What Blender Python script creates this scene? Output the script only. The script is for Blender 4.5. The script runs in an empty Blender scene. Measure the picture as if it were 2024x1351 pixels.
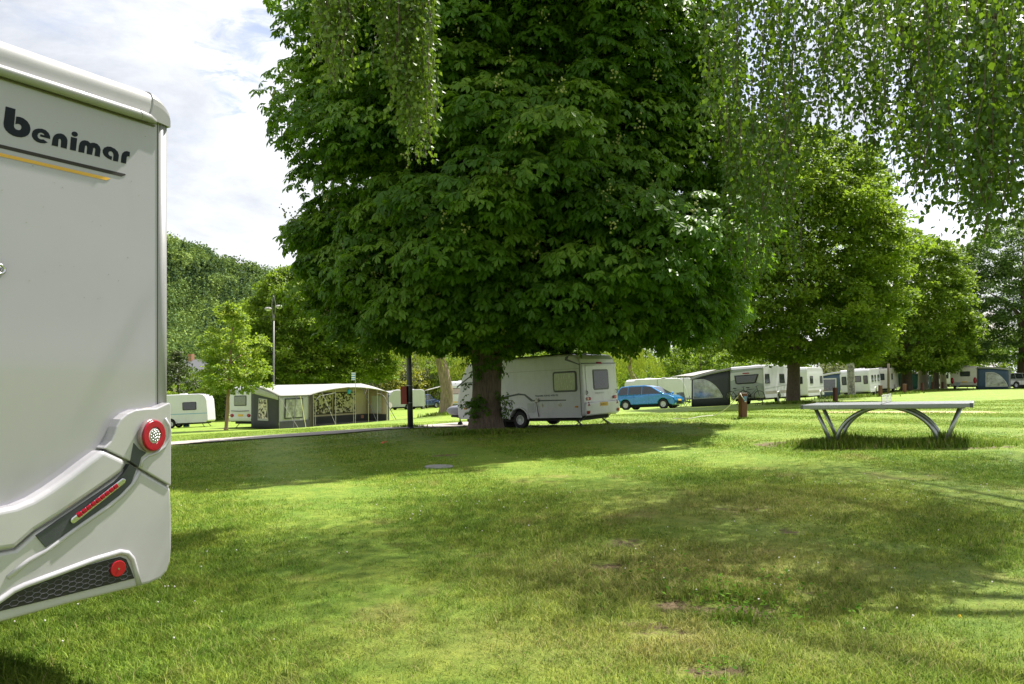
import bpy, bmesh, math, random
import numpy as np
from mathutils import Vector, Matrix
rnd = random.Random(7)
C = bpy.context.scene.collection
SC = bpy.context.scene
R = math.radians
F = 1500.0; CX = 1012.0; HY = 745.0; CAMZ = 1.5

# ---------------------------------------------------------------- camera, sky, sun, exposure
cam = bpy.data.cameras.new('camera'); camo = bpy.data.objects.new('camera', cam); C.objects.link(camo)
camo.location = (0, 0, CAMZ); camo.rotation_euler = (R(90), 0, 0)
cam.sensor_width = 36; cam.lens = F/2024*36; cam.shift_y = (HY-675.5)/2024
cam.clip_start = 0.05; cam.clip_end = 3000
SC.camera = camo
SUN_AZ = math.atan2(0.68, 0.73)      # from +Y towards +X
SUN_EL = R(60)
SC.view_settings.view_transform = 'Standard'; SC.view_settings.look = 'None'
SC.view_settings.exposure = 1.78; SC.view_settings.gamma = 1.0; SC.view_settings.use_curve_mapping = False
SC.render.engine = 'CYCLES'
SC.cycles.max_bounces = 6; SC.cycles.diffuse_bounces = 3; SC.cycles.glossy_bounces = 3
SC.cycles.transmission_bounces = 4; SC.cycles.transparent_max_bounces = 6
SC.cycles.caustics_reflective = False; SC.cycles.caustics_refractive = False

sund = bpy.data.lights.new('sun', 'SUN'); sund.energy = 3.6; sund.angle = R(0.55); sund.color = (1.0, 0.955, 0.88)
suno = bpy.data.objects.new('sun', sund); C.objects.link(suno)
sdir = Vector((math.sin(SUN_AZ)*math.cos(SUN_EL), math.cos(SUN_AZ)*math.cos(SUN_EL), math.sin(SUN_EL)))
suno.rotation_euler = sdir.to_track_quat('Z', 'Y').to_euler()
suno.location = (0, 0, 60)

def dirpx(px, py):
    return Vector(((px-CX)/F, 1.0, (HY-py)/F)).normalized()

world = bpy.data.worlds.new("World"); SC.world = world; world.use_nodes = True
def build_world():
    nt = world.node_tree; nt.nodes.clear(); N = nt.nodes.new; L = nt.links.new
    out = N('ShaderNodeOutputWorld'); bg = N('ShaderNodeBackground'); L(bg.outputs[0], out.inputs[0])
    bg.inputs[1].default_value = 0.10
    sky = N('ShaderNodeTexSky'); sky.sky_type = 'NISHITA'; sky.sun_disc = False
    sky.sun_elevation = SUN_EL; sky.sun_rotation = SUN_AZ; sky.air_density = 1.1; sky.dust_density = 0.6
    tc = N('ShaderNodeTexCoord')
    def math_(op, a, b=None, clamp=False):
        m = N('ShaderNodeMath'); m.operation = op; m.use_clamp = clamp
        for i, v in enumerate((a, b)):
            if v is None: continue
            if isinstance(v, (int, float)): m.inputs[i].default_value = v
            else: L(v, m.inputs[i])
        return m.outputs[0]
    def noise(scale, detail, rough, sx=(1, 1, 1), loc=(0, 0, 0), dist=0.0):
        mp = N('ShaderNodeMapping'); L(tc.outputs['Generated'], mp.inputs[0])
        mp.inputs['Scale'].default_value = sx; mp.inputs['Location'].default_value = loc
        n = N('ShaderNodeTexNoise'); n.inputs['Scale'].default_value = scale; n.inputs['Detail'].default_value = detail
        n.inputs['Roughness'].default_value = rough; n.inputs['Distortion'].default_value = dist
        L(mp.outputs[0], n.inputs['Vector']); return n.outputs[0]
    n1 = noise(3.2, 8, 0.58, (1, 1, 2.2), (1.3, 0.2, 0.4), 0.3)
    n2 = noise(2.6, 9, 0.62, (1, 1, 2.4), (5.1, 2.2, 1.4), 0.4)
    n3 = noise(14, 7, 0.62, (1, 1, 2.4), (2.2, 0.7, 3.3), 0.6)
    cover = math_('ADD', math_('ADD', math_('MULTIPLY', n1, 0.8), math_('MULTIPLY', n3, 0.2)), 0.16)
    # openings in the cloud where the blue shows
    for px, py, rad, amt in ((500, 100, 0.05, 0.30), (430, 172, 0.025, 0.14), (170, 0, 0.06, 0.12), (1450, 60, 0.07, 0.2),
                             (1845, 395, 0.085, 0.42), (1760, 470, 0.06, 0.3), (1950, 260, 0.1, 0.25), (1500, 200, 0.08, 0.15)):
        d = dirpx(px, py)
        vm = N('ShaderNodeVectorMath'); vm.operation = 'DISTANCE'; L(tc.outputs['Generated'], vm.inputs[0]); vm.inputs[1].default_value = d
        dd_ = math_('ADD', vm.outputs['Value'], math_('MULTIPLY', math_('SUBTRACT', n3, 0.5), 0.2)); q = math_('DIVIDE', math_('MAXIMUM', dd_, 0.0), rad); q = math_('MULTIPLY', q, q)
        q = math_('POWER', 2.718, math_('MULTIPLY', q, -1.0)); cover = math_('SUBTRACT', cover, math_('MULTIPLY', q, amt))
    mr = N('ShaderNodeMapRange'); mr.interpolation_type = 'SMOOTHSTEP'
    L(cover, mr.inputs[0]); mr.inputs[1].default_value = 0.32; mr.inputs[2].default_value = 0.64
    cr = N('ShaderNodeValToRGB'); L(n2, cr.inputs[0])
    cr.color_ramp.elements[0].position = 0.36; cr.color_ramp.elements[0].color = (1.95, 2.08, 2.32, 1)
    cr.color_ramp.elements[1].position = 0.58; cr.color_ramp.elements[1].color = (3.45, 3.52, 3.68, 1)
    mx = N('ShaderNodeMix'); mx.data_type = 'RGBA'
    L(mr.outputs[0], mx.inputs[0]); skm = N('ShaderNodeMix'); skm.data_type = 'RGBA'; skm.blend_type = 'MULTIPLY'; skm.inputs[0].default_value = 1; L(sky.outputs[0], skm.inputs[6]); skm.inputs[7].default_value = (0.85, 0.66, 0.56, 1); L(skm.outputs[2], mx.inputs[6]); L(cr.outputs[0], mx.inputs[7])
    L(mx.outputs[2], bg.inputs[0])
    world.cycles.sampling_method = 'MANUAL'; world.cycles.sample_map_resolution = 512
build_world()

# ---------------------------------------------------------------- terrain height
def X(px, Y): return (px-CX)/F*Y
def Zr(py, Y): return (HY-py)/F*Y + CAMZ
_ctl = []
for px, py, Y in [(1756, 880, 13.6), (962, 853, 23.5), (1027, 849, 27.2), (1160, 843, 25.3), (1468, 827, 24.6),
                  (1290, 809, 52), (1480, 799, 50.5), (1568, 796, 44), (1684, 784, 55), (1651, 796, 43), (1740, 784, 54),
                  (1789, 777, 64), (1823, 771, 78), (1700, 784, 67), (1792, 769, 80), (1905, 770, 78), (2020, 768, 76),
                  (552, 850, 45.2), (763, 833, 52.6), (453, 844, 48), (447, 849, 43), (375, 843, 60), (340, 878, 23.5),
                  (790, 847, 27.5), (811, 846, 26.5), (880, 819, 46), (800, 809, 96), (900, 806, 78), (1300, 799, 74),
                  (1605, 791, 61), (1860, 765, 110), (1100, 800, 100)]:
    _ctl.append((X(px, Y), Y, (HY-py)/F*Y))
_ctl += [(-2, 3, -1.45), (0, 4, -1.45), (3, 5, -1.40), (-8, 0, -1.6), (7, 0, -1.25), (0, 9, -1.46), (-5, 9, -1.6), (-4, 15, -1.66), (2, 15, -1.5), (-40, 20, -4.2),
         (-70, 60, -5.5), (-60, 120, -6.0), (90, 60, -0.8), (90, 120, -1.0), (0, 160, -4.0), (60, 10, 0.5), (15, 5, -0.8)]
_P = np.array(_ctl); _n = len(_P)
_K = np.sqrt((_P[:, None, 0]-_P[None, :, 0])**2+(_P[:, None, 1]-_P[None, :, 1])**2+0.8)
_A = np.zeros((_n+3, _n+3)); _A[:_n, _n] = 1; _A[:_n, _n+1:] = _P[:, :2]; _A[_n:, :_n] = _A[:_n, _n:].T
_A[:_n, :_n] = -_K + 0.5*np.eye(_n)
_w = np.linalg.solve(_A, np.concatenate([_P[:, 2], np.zeros(3)]))
def Zt(x, y):
    x = np.clip(np.asarray(x, float), -75, 95); y = np.clip(np.asarray(y, float), -6, 165)
    r = np.sqrt((x[..., None]-_P[:, 0])**2 + (y[..., None]-_P[:, 1])**2 + 0.8)
    return -(r@_w[:_n]) + _w[_n] + _w[_n+1]*x + _w[_n+2]*y + CAMZ
def zt(x, y): return float(Zt(np.array([x]), np.array([y]))[0])
def at(px, py):                      # point of the ground seen at a pixel of the photo
    dx, dz = (px-CX)/F, (HY-py)/F
    Y = 2.0
    while Y < 160:
        if CAMZ+dz*Y <= zt(dx*Y, Y): break
        Y += 0.25
    lo, hi = Y-0.25, Y
    for _ in range(12):
        m = (lo+hi)/2
        if CAMZ+dz*m <= zt(dx*m, m): hi = m
        else: lo = m
    return dx*hi, hi

# ---------------------------------------------------------------- naming
def tag(o, label=None, cat=None, group=None, kind=None):
    if label: o['label'] = label
    if cat: o['category'] = cat
    if group: o['group'] = group
    if kind: o['kind'] = kind
    return o
def thing(name, label, cat, loc=(0, 0, 0), rot=None, group=None):
    o = bpy.data.objects.new(name, None); C.objects.link(o); o.empty_display_size = 0.3
    o.location = loc
    if rot is not None: o.rotation_euler = rot
    return tag(o, label, cat, group)
def settle(x, y, fx, fy, hl=2.0, hw=1.0):
    """location and rotation of something standing on the slope at x,y with its front towards (fx,fy)"""
    n = math.hypot(fx, fy); fx, fy = fx/n, fy/n
    lx, ly = -fy, fx
    a, b = zt(x+fx*hl, y+fy*hl), zt(x-fx*hl, y-fy*hl)
    c, d = zt(x+lx*hw, y+ly*hw), zt(x-lx*hw, y-ly*hw)
    f = Vector((fx*2*hl, fy*2*hl, a-b)).normalized(); l = Vector((lx*2*hw, ly*2*hw, c-d)).normalized()
    u = f.cross(l).normalized(); l = u.cross(f)
    m = Matrix((f, l, u)).transposed()
    return (x, y, (a+b+c+d)/4), m.to_euler()
def copy_tree(o, parent=None):
    c = o.copy(); C.objects.link(c)
    if parent is not None: c.parent = parent
    for ch in list(o.children): copy_tree(ch, c)
    return c

# ---------------------------------------------------------------- meshes
def link(name, me, mat, parent=None, smooth=False, bevel=0.0, seg=2, ang=35):
    o = bpy.data.objects.new(name, me); C.objects.link(o)
    if mat is not None: me.materials.append(mat)
    if parent is not None: o.parent = parent
    if smooth: me.polygons.foreach_set('use_smooth', np.ones(len(me.polygons), bool))
    if bevel > 0:
        m = o.modifiers.new('bevel', 'BEVEL'); m.width = bevel; m.segments = seg; m.limit_method = 'ANGLE'; m.angle_limit = R(ang)
        m.harden_normals = False
    return o
class MB:
    def __init__(s): s.v = []; s.f = []
    def add(s, vs, fs):
        k = len(s.v); s.v += [tuple(v) for v in vs]; s.f += [tuple(i+k for i in f) for f in fs]; return s
    def box(s, x0, x1, y0, y1, z0, z1):
        vs = [(x, y, z) for x in (x0, x1) for y in (y0, y1) for z in (z0, z1)]
        return s.add(vs, [(0, 1, 3, 2), (4, 6, 7, 5), (0, 4, 5, 1), (2, 3, 7, 6), (0, 2, 6, 4), (1, 5, 7, 3)])
    def quadbox(s, a, b, c, d, t):
        """slab from four corners, thickness t (Vector offset)"""
        P = [Vector(p) for p in (a, b, c, d)]; t = Vector(t)
        return s.add(P+[p+t for p in P], [(0, 3, 2, 1), (4, 5, 6, 7), (0, 1, 5, 4), (1, 2, 6, 5), (2, 3, 7, 6), (3, 0, 4, 7)])
    def prism(s, poly, fn, a, b):
        """poly of 2-D points; fn(p, depth) -> 3-D; closed between depth a and b"""
        n = len(poly)
        return s.add([fn(p, a) for p in poly]+[fn(p, b) for p in poly],
                     [tuple(range(n-1, -1, -1)), tuple(range(n, 2*n))]+[(i, (i+1) % n, n+(i+1) % n, n+i) for i in range(n)])
    def tube(s, pts, rad, n=8, cap=True):
        pts = [Vector(p) for p in pts]; m = len(pts)
        rads = rad if isinstance(rad, (list, tuple)) else [rad]*m
        k = len(s.v); up = None
        for i, p in enumerate(pts):
            d = (pts[min(i+1, m-1)]-pts[max(i-1, 0)]).normalized()
            if up is None: up = Vector((0, 0, 1)) if abs(d.z) < 0.9 else Vector((1, 0, 0))
            a = d.cross(up).normalized(); b = a.cross(d).normalized(); up = b
            for j in range(n):
                t = 2*math.pi*j/n; s.v.append(tuple(p+(a*math.cos(t)+b*math.sin(t))*rads[i]))
        for i in range(m-1):
            for j in range(n):
                s.f.append((k+i*n+j, k+i*n+(j+1) % n, k+(i+1)*n+(j+1) % n, k+(i+1)*n+j))
        if cap: s.f.append(tuple(k+j for j in range(n-1, -1, -1))); s.f.append(tuple(k+(m-1)*n+j for j in range(n)))
        return s
    def disc(s, c, ax, r0, r1, t, n=24):
        """ring (r0 inner, may be 0) of thickness t along unit axis ax from centre c"""
        c = Vector(c); ax = Vector(ax).normalized(); u = ax.orthogonal().normalized(); w = ax.cross(u)
        ring = lambda r, h: [c+ax*h+(u*math.cos(2*math.pi*j/n)+w*math.sin(2*math.pi*j/n))*r for j in range(n)]
        if r0 <= 0:
            vs = ring(r1, 0)+ring(r1, t); fs = [tuple(range(n-1, -1, -1)), tuple(range(n, 2*n))]+[(j, (j+1) % n, n+(j+1) % n, n+j) for j in range(n)]
        else:
            vs = ring(r1, 0)+ring(r1, t)+ring(r0, 0)+ring(r0, t); fs = []
            for j in range(n):
                k = (j+1) % n
                fs += [(j, k, n+k, n+j), (n+j, n+k, 3*n+k, 3*n+j), (3*n+j, 3*n+k, 2*n+k, 2*n+j), (2*n+j, 2*n+k, k, j)]
        return s.add(vs, fs)
    def torus(s, c, ax, r, t, n=24, m=8):
        c = Vector(c); ax = Vector(ax).normalized(); u = ax.orthogonal().normalized(); w = ax.cross(u); k = len(s.v)
        for i in range(n):
            a = 2*math.pi*i/n; d = u*math.cos(a)+w*math.sin(a)
            for j in range(m):
                b = 2*math.pi*j/m; s.v.append(tuple(c+d*(r+t*math.cos(b))+ax*t*math.sin(b)))
        for i in range(n):
            for j in range(m):
                s.f.append((k+i*m+j, k+((i+1) % n)*m+j, k+((i+1) % n)*m+(j+1) % m, k+i*m+(j+1) % m))
        return s
    def sphere(s, c, r, n=10, m=14):
        c = Vector(c); r = r if isinstance(r, (tuple, list)) else (r, r, r); k = len(s.v)
        for i in range(n+1):
            th = math.pi*i/n
            for j in range(m):
                ph = 2*math.pi*j/m; s.v.append((c.x+r[0]*math.sin(th)*math.cos(ph), c.y+r[1]*math.sin(th)*math.sin(ph), c.z+r[2]*math.cos(th)))
        for i in range(n):
            for j in range(m): s.f.append((k+i*m+j, k+(i+1)*m+j, k+(i+1)*m+(j+1) % m, k+i*m+(j+1) % m))
        return s
    def build(s, name, mat, parent=None, smooth=False, bevel=0.0, seg=2, ang=35, fix=True):
        me = bpy.data.meshes.new(name); me.from_pydata(s.v, [], s.f)
        bm = bmesh.new(); bm.from_mesh(me)
        bmesh.ops.remove_doubles(bm, verts=bm.verts, dist=1e-6)
        if fix: bmesh.ops.recalc_face_normals(bm, faces=bm.faces)
        bm.to_mesh(me); bm.free()
        return link(name, me, mat, parent, smooth, bevel, seg, ang)
def fast_mesh(name, V, Fc, mat, parent=None, attrs=None, smooth=False):
    """V (n,3) array, Fc (m,k) int array"""
    me = bpy.data.meshes.new(name); V = np.ascontiguousarray(V, np.float32); m, k = Fc.shape
    me.vertices.add(len(V)); me.vertices.foreach_set('co', V.ravel())
    me.loops.add(m*k); me.loops.foreach_set('vertex_index', np.ascontiguousarray(Fc, np.int32).ravel())
    me.polygons.add(m); me.polygons.foreach_set('loop_start', np.arange(0, m*k, k, dtype=np.int32))
    me.update(calc_edges=True)
    for nm, arr in (attrs or {}).items():
        a = me.attributes.new(nm, 'FLOAT', 'POINT'); a.data.foreach_set('value', np.ascontiguousarray(arr, np.float32))
    return link(name, me, mat, parent, smooth)
def text_mesh(name, body, mat, parent, height, fn, bold=0.0, space=1.0, align='LEFT'):
    """letters laid on a surface: fn(x, y) -> 3-D local point"""
    cu = bpy.data.curves.new('t', 'FONT'); cu.body = body; cu.size = height; cu.offset = bold; cu.space_character = space; cu.align_x = align
    cu.resolution_u = 3
    ob = bpy.data.objects.new('t', cu); C.objects.link(ob)
    dg = bpy.context.evaluated_depsgraph_get(); dg.update()
    me = bpy.data.meshes.new_from_object(ob.evaluated_get(dg)); bpy.data.objects.remove(ob); bpy.data.curves.remove(cu)
    for v in me.vertices: v.co = Vector(fn(v.co.x, v.co.y))
    me.materials.clear(); me.name = name
    return link(name, me, mat, parent)

# ---------------------------------------------------------------- materials
MATS = {}
def mat(name, col, rough=0.5, metal=0.0, var=0.08, scale=6.0, bump=0.0, bscale=40.0, coat=0.0, spec=0.5, stretch=(1, 1, 1), col2=None, emit=0.0, alpha=1.0, trans=0.0, dirt=0.0):
    if name in MATS: return MATS[name]
    m = bpy.data.materials.new(name); m.use_nodes = True; nt = m.node_tree; N = nt.nodes.new; L = nt.links.new
    p = nt.nodes['Principled BSDF']; p.inputs['Roughness'].default_value = rough; p.inputs['Metallic'].default_value = metal
    p.inputs['Coat Weight'].default_value = coat; p.inputs['Coat Roughness'].default_value = 0.06; p.inputs['Specular IOR Level'].default_value = spec
    p.inputs['Transmission Weight'].default_value = trans; p.inputs['Alpha'].default_value = alpha
    tc = N('ShaderNodeTexCoord'); mp = N('ShaderNodeMapping'); L(tc.outputs['Object'], mp.inputs[0]); mp.inputs['Scale'].default_value = stretch
    n = N('ShaderNodeTexNoise'); n.inputs['Scale'].default_value = scale; n.inputs['Detail'].default_value = 6; n.inputs['Roughness'].default_value = 0.65
    L(mp.outputs[0], n.inputs['Vector'])
    c2 = col2 if col2 else tuple(c*(1-var*2.2) for c in col)
    cr = N('ShaderNodeValToRGB'); cr.color_ramp.elements[0].position = 0.3; cr.color_ramp.elements[1].position = 0.7
    cr.color_ramp.elements[0].color = (*c2, 1); cr.color_ramp.elements[1].color = (*col, 1); L(n.outputs[0], cr.inputs[0])
    src = cr.outputs[0]
    if dirt > 0:
        n3 = N('ShaderNodeTexNoise'); n3.inputs['Scale'].default_value = 3.0; n3.inputs['Detail'].default_value = 8; n3.inputs['Roughness'].default_value = 0.7
        mp3 = N('ShaderNodeMapping'); mp3.inputs['Scale'].default_value = (1, 1, 0.25); L(tc.outputs['Object'], mp3.inputs[0]); L(mp3.outputs[0], n3.inputs['Vector'])
        mr3 = N('ShaderNodeMapRange'); mr3.inputs[1].default_value = 0.5; mr3.inputs[2].default_value = 0.75; mr3.inputs[4].default_value = dirt; L(n3.outputs[0], mr3.inputs[0])
        mx3 = N('ShaderNodeMix'); mx3.data_type = 'RGBA'; L(mr3.outputs[0], mx3.inputs[0]); L(src, mx3.inputs[6]); mx3.inputs[7].default_value = (0.16, 0.15, 0.11, 1)
        src = mx3.outputs[2]
    L(src, p.inputs['Base Color'])
    mr = N('ShaderNodeMapRange'); L(n.outputs[0], mr.inputs[0]); mr.inputs[3].default_value = max(0.02, rough-0.08); mr.inputs[4].default_value = min(1, rough+0.1)
    L(mr.outputs[0], p.inputs['Roughness'])
    if bump > 0:
        n2 = N('ShaderNodeTexNoise'); n2.inputs['Scale'].default_value = bscale; n2.inputs['Detail'].default_value = 6; L(mp.outputs[0], n2.inputs['Vector'])
        b = N('ShaderNodeBump'); b.inputs['Strength'].default_value = bump; b.inputs['Distance'].default_value = 0.02; L(n2.outputs[0], b.inputs['Height'])
        L(b.outputs[0], p.inputs['Normal'])
    MATS[name] = m; return m
def leafmat(name, dark, mid, light, trans=(0.2, 0.35, 0.03), tf=0.38, rough=0.5, spec=0.2, nz=0.7):
    if name in MATS: return MATS[name]
    m = bpy.data.materials.new(name); m.use_nodes = True; nt = m.node_tree; N = nt.nodes.new; L = nt.links.new
    p = nt.nodes['Principled BSDF']; p.inputs['Roughness'].default_value = rough; p.inputs['Specular IOR Level'].default_value = spec
    at_ = N('ShaderNodeAttribute'); at_.attribute_name = 'tint'
    tc = N('ShaderNodeTexCoord'); n = N('ShaderNodeTexNoise'); n.inputs['Scale'].default_value = 0.8; n.inputs['Detail'].default_value = 4; L(tc.outputs['Object'], n.inputs['Vector'])
    ad = N('ShaderNodeMath'); ad.operation = 'ADD'; L(at_.outputs['Fac'], ad.inputs[0])
    ml = N('ShaderNodeMath'); ml.operation = 'MULTIPLY_ADD'; L(n.outputs[0], ml.inputs[0]); ml.inputs[1].default_value = nz; ml.inputs[2].default_value = -nz/2
    L(ml.outputs[0], ad.inputs[1])
    cr = N('ShaderNodeValToRGB'); e = cr.color_ramp.elements; e[0].position = 0.05; e[0].color = (*dark, 1); e[1].position = 0.97; e[1].color = (*light, 1)
    x = e.new(0.5); x.color = (*mid, 1); L(ad.outputs[0], cr.inputs[0]); L(cr.outputs[0], p.inputs['Base Color'])
    tr = N('ShaderNodeBsdfTranslucent'); mx = N('ShaderNodeMix'); mx.data_type = 'RGBA'; mx.blend_type = 'MIX'; mx.inputs[0].default_value = 0.65
    L(cr.outputs[0], mx.inputs[6]); mx.inputs[7].default_value = (*trans, 1); L(mx.outputs[2], tr.inputs[0])
    ms = N('ShaderNodeMixShader'); ms.inputs[0].default_value = tf; L(p.outputs[0], ms.inputs[1]); L(tr.outputs[0], ms.inputs[2])
    L(ms.outputs[0], nt.nodes['Material Output'].inputs[0]); MATS[name] = m; return m
_vg = np.random.default_rng(99).uniform(0, 1, (128, 128))
def vnoise(x, y, s, o=0):
    x = np.asarray(x)/s+o*17.3+500; y = np.asarray(y)/s+o*9.1+500; xi, yi = np.floor(x).astype(int), np.floor(y).astype(int); fx, fy = x-xi, y-yi; fx = fx*fx*(3-2*fx); fy = fy*fy*(3-2*fy)
    g = lambda a, b: _vg[a % 128, b % 128]
    return (g(xi, yi)*(1-fx)+g(xi+1, yi)*fx)*(1-fy)+(g(xi, yi+1)*(1-fx)+g(xi+1, yi+1)*fx)*fy
# ---------------------------------------------------------------- grass colours shared by turf and blades
def grassmat(name, blades):
    m = bpy.data.materials.new(name); m.use_nodes = True; nt = m.node_tree; N = nt.nodes.new; L = nt.links.new
    p = nt.nodes['Principled BSDF']; p.inputs['Roughness'].default_value = 0.6; p.inputs['Specular IOR Level'].default_value = 0.12
    tc = N('ShaderNodeTexCoord')
    def nz(scale, det=5, rough=0.6, loc=(0, 0, 0), st=(1, 1, 1)):
        mp = N('ShaderNodeMapping'); L(tc.outputs['Object'], mp.inputs[0]); mp.inputs['Location'].default_value = loc; mp.inputs['Scale'].default_value = st
        n = N('ShaderNodeTexNoise'); n.inputs['Scale'].default_value = scale; n.inputs['Detail'].default_value = det; n.inputs['Roughness'].default_value = rough
        L(mp.outputs[0], n.inputs['Vector']); return n.outputs[0]
    def ramp(src, a, b, ca, cb):
        r = N('ShaderNodeValToRGB'); r.color_ramp.elements[0].position = a; r.color_ramp.elements[1].position = b
        r.color_ramp.elements[0].color = (*ca, 1); r.color_ramp.elements[1].color = (*cb, 1); L(src, r.inputs[0]); return r.outputs[0]
    def mix(f, a, b):
        x = N('ShaderNodeMix'); x.data_type = 'RGBA'
        if isinstance(f, float): x.inputs[0].default_value = f
        else: L(f, x.inputs[0])
        for i, v in ((6, a), (7, b)):
            if isinstance(v, tuple): x.inputs[i].default_value = (*v, 1)
            else: L(v, x.inputs[i])
        return x.outputs[2]
    def rng(src, a, b, c=0.0, d=1.0):
        r = N('ShaderNodeMapRange'); L(src, r.inputs[0]); r.inputs[1].default_value = a; r.inputs[2].default_value = b; r.inputs[3].default_value = c; r.inputs[4].default_value = d; return r.outputs[0]
    k = 1.0 if blades else 0.92
    base = ramp(nz(0.35, 6), 0.35, 0.65, (0.130*k, 0.255*k, 0.026*k), (0.265*k, 0.355*k, 0.046*k))
    fine = ramp(nz(9, 6, 0.75, (3, 1, 0)), 0.3, 0.7, (0.065*k, 0.145*k, 0.014*k), (0.34*k, 0.42*k, 0.065*k))
    col = mix(0.55, base, fine)
    mott = rng(nz(2.6, 6, 0.7, (1, 9, 0)), 0.40, 0.60)
    xm = N('ShaderNodeMix'); xm.data_type = 'RGBA'; xm.blend_type = 'MULTIPLY'; xm.inputs[0].default_value = 1; L(col, xm.inputs[6]); L(mix(mott, (0.80, 0.90, 0.8), (1.15, 1.06, 1.1)), xm.inputs[7]); col = xm.outputs[2]
    dry = rng(nz(0.9, 7, 0.7, (7, 3, 0)), 0.56, 0.72)
    at_ = N('ShaderNodeAttribute'); at_.attribute_name = 'dry'
    ad = N('ShaderNodeMath'); ad.operation = 'ADD'; ad.use_clamp = True; L(dry, ad.inputs[0]); L(at_.outputs['Fac'], ad.inputs[1])
    ml = N('ShaderNodeMath'); ml.operation = 'MULTIPLY'; L(ad.outputs[0], ml.inputs[0]); ml.inputs[1].default_value = 0.62
    col = mix(ml.outputs[0], col, (0.33, 0.26, 0.10))
    if blades:
        t = N('ShaderNodeAttribute'); t.attribute_name = 'tint'
        v = ramp(t.outputs['Fac'], 0.0, 1.0, (0.38, 0.5, 0.4), (1.5, 1.4, 1.4))
        x = N('ShaderNodeMix'); x.data_type = 'RGBA'; x.blend_type = 'MULTIPLY'; x.inputs[0].default_value = 1; L(col, x.inputs[6]); L(v, x.inputs[7]); col = x.outputs[2]
        s = N('ShaderNodeAttribute'); s.attribute_name = 'straw'; col = mix(s.outputs['Fac'], col, (0.36, 0.31, 0.13))
        L(col, p.inputs['Base Color'])
        tr = N('ShaderNodeBsdfTranslucent'); L(col, tr.inputs[0]); ms = N('ShaderNodeMixShader'); ms.inputs[0].default_value = 0.3
        L(p.outputs[0], ms.inputs[1]); L(tr.outputs[0], ms.inputs[2]); L(ms.outputs[0], nt.nodes['Material Output'].inputs[0])
    else:
        d = N('ShaderNodeAttribute'); d.attribute_name = 'dirt'
        dn = N('ShaderNodeMath'); dn.operation = 'ADD'; L(d.outputs['Fac'], dn.inputs[0]); L(rng(nz(5, 8, 0.75), 0.3, 0.7, -0.35, 0.35), dn.inputs[1])
        f = rng(dn.outputs[0], 0.42, 0.62)
        soil = ramp(nz(14, 7, 0.7), 0.3, 0.7, (0.085, 0.06, 0.032), (0.22, 0.16, 0.095))
        col = mix(f, col, soil)
        sd = N('ShaderNodeAttribute'); sd.attribute_name = 'sand'
        sn = N('ShaderNodeMath'); sn.operation = 'ADD'; L(sd.outputs['Fac'], sn.inputs[0]); L(rng(nz(3, 8, 0.75), 0.3, 0.7, -0.25, 0.25), sn.inputs[1])
        col = mix(rng(sn.outputs[0], 0.45, 0.6), col, (0.50, 0.38, 0.21))
        L(col, p.inputs['Base Color'])
        b = N('ShaderNodeBump'); b.inputs['Strength'].default_value = 0.9; b.inputs['Distance'].default_value = 0.05
        h = N('ShaderNodeMath'); h.operation = 'ADD'; L(nz(28, 6, 0.8), h.inputs[0]); L(nz(4, 5, 0.7), h.inputs[1]); L(h.outputs[0], b.inputs['Height']); L(b.outputs[0], p.inputs['Normal'])
    return m

# bare and dry spots: (px, py, half width m, half depth m, amount)
DIRT = [(at(px, py), a, b, k) for px, py, a, b, k in
        [(1545, 876, .42, .5, 1.0), (1930, 884, .6, .3, .62), (1455, 1203, .2, .16, .95), (1330, 1192, .12, .1, .9), (1240, 1072, .2, .2, .72),
         (1195, 1118, .2, .2, .66), (1560, 1052, .14, .16, .6), (1590, 1170, .2, .28, .5), (1390, 1322, .2, .1, .7), (1245, 1227, .26, .06, .62),
         (1460, 1005, .4, .5, .5), (868, 900, .5, .35, .55), (1340, 1250, .3, .12, .55), (1690, 1290, .2, .15, .4), (958, 866, 1.0, .35, .5),
         (1700, 884, 1.5, .35, .55)]]
def dirt_at(x, y):
    d = np.zeros(np.shape(x))
    for (cx, cy), a, b, k in DIRT:
        d = np.maximum(d, k*1.1*np.exp(-(((x-cx)/a/1.35)**2+((y-cy)/b/1.35)**2)*0.9))
    return d
def dry_at(x, y):
    d = np.zeros(np.shape(x))
    for (cx, cy), a, b, k in [(at(1380, 1130), 1.5, 1.2, .7), (at(1250, 1270), 1.6, .6, .5), (at(1480, 1000), 1.8, 1.3, .55), (at(1650, 1280), .9, .5, .4), (at(1900, 1180), .8, .9, .25)]:
        d = np.maximum(d, k*np.exp(-(((x-cx)/a)**2+((y-cy)/b)**2)))
    return d
def sand_at(x, y):
    (x0, y0), (x1, y1) = at(1640, 814), at(1960, 814)
    u = (x-x0)/(x1-x0); v = (y-(y0+(y1-y0)*u))
    return np.where((u > -0.04) & (u < 1.04), 1.0, 0.0)*np.exp(-(v/1.15)**4)*0.75
# the asphalt path: centre line
PATH = [at(60, 902), at(200, 889), at(340, 877), at(480, 867), at(640, 856.5), at(790, 846.5), at(900, 840), (-.8, 33.0), (1.6, 38), (2.6, 48), (1.5, 75)]
PATHW = 1.35
def path_dist(x, y):
    d = np.full(np.shape(x), 99.0)
    for (a, b), (c, e) in zip(PATH[:-1], PATH[1:]):
        dx, dy = c-a, e-b; t = np.clip(((x-a)*dx+(y-b)*dy)/(dx*dx+dy*dy), 0, 1); d = np.minimum(d, np.hypot(x-a-t*dx, y-b-t*dy))
    return d

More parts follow.
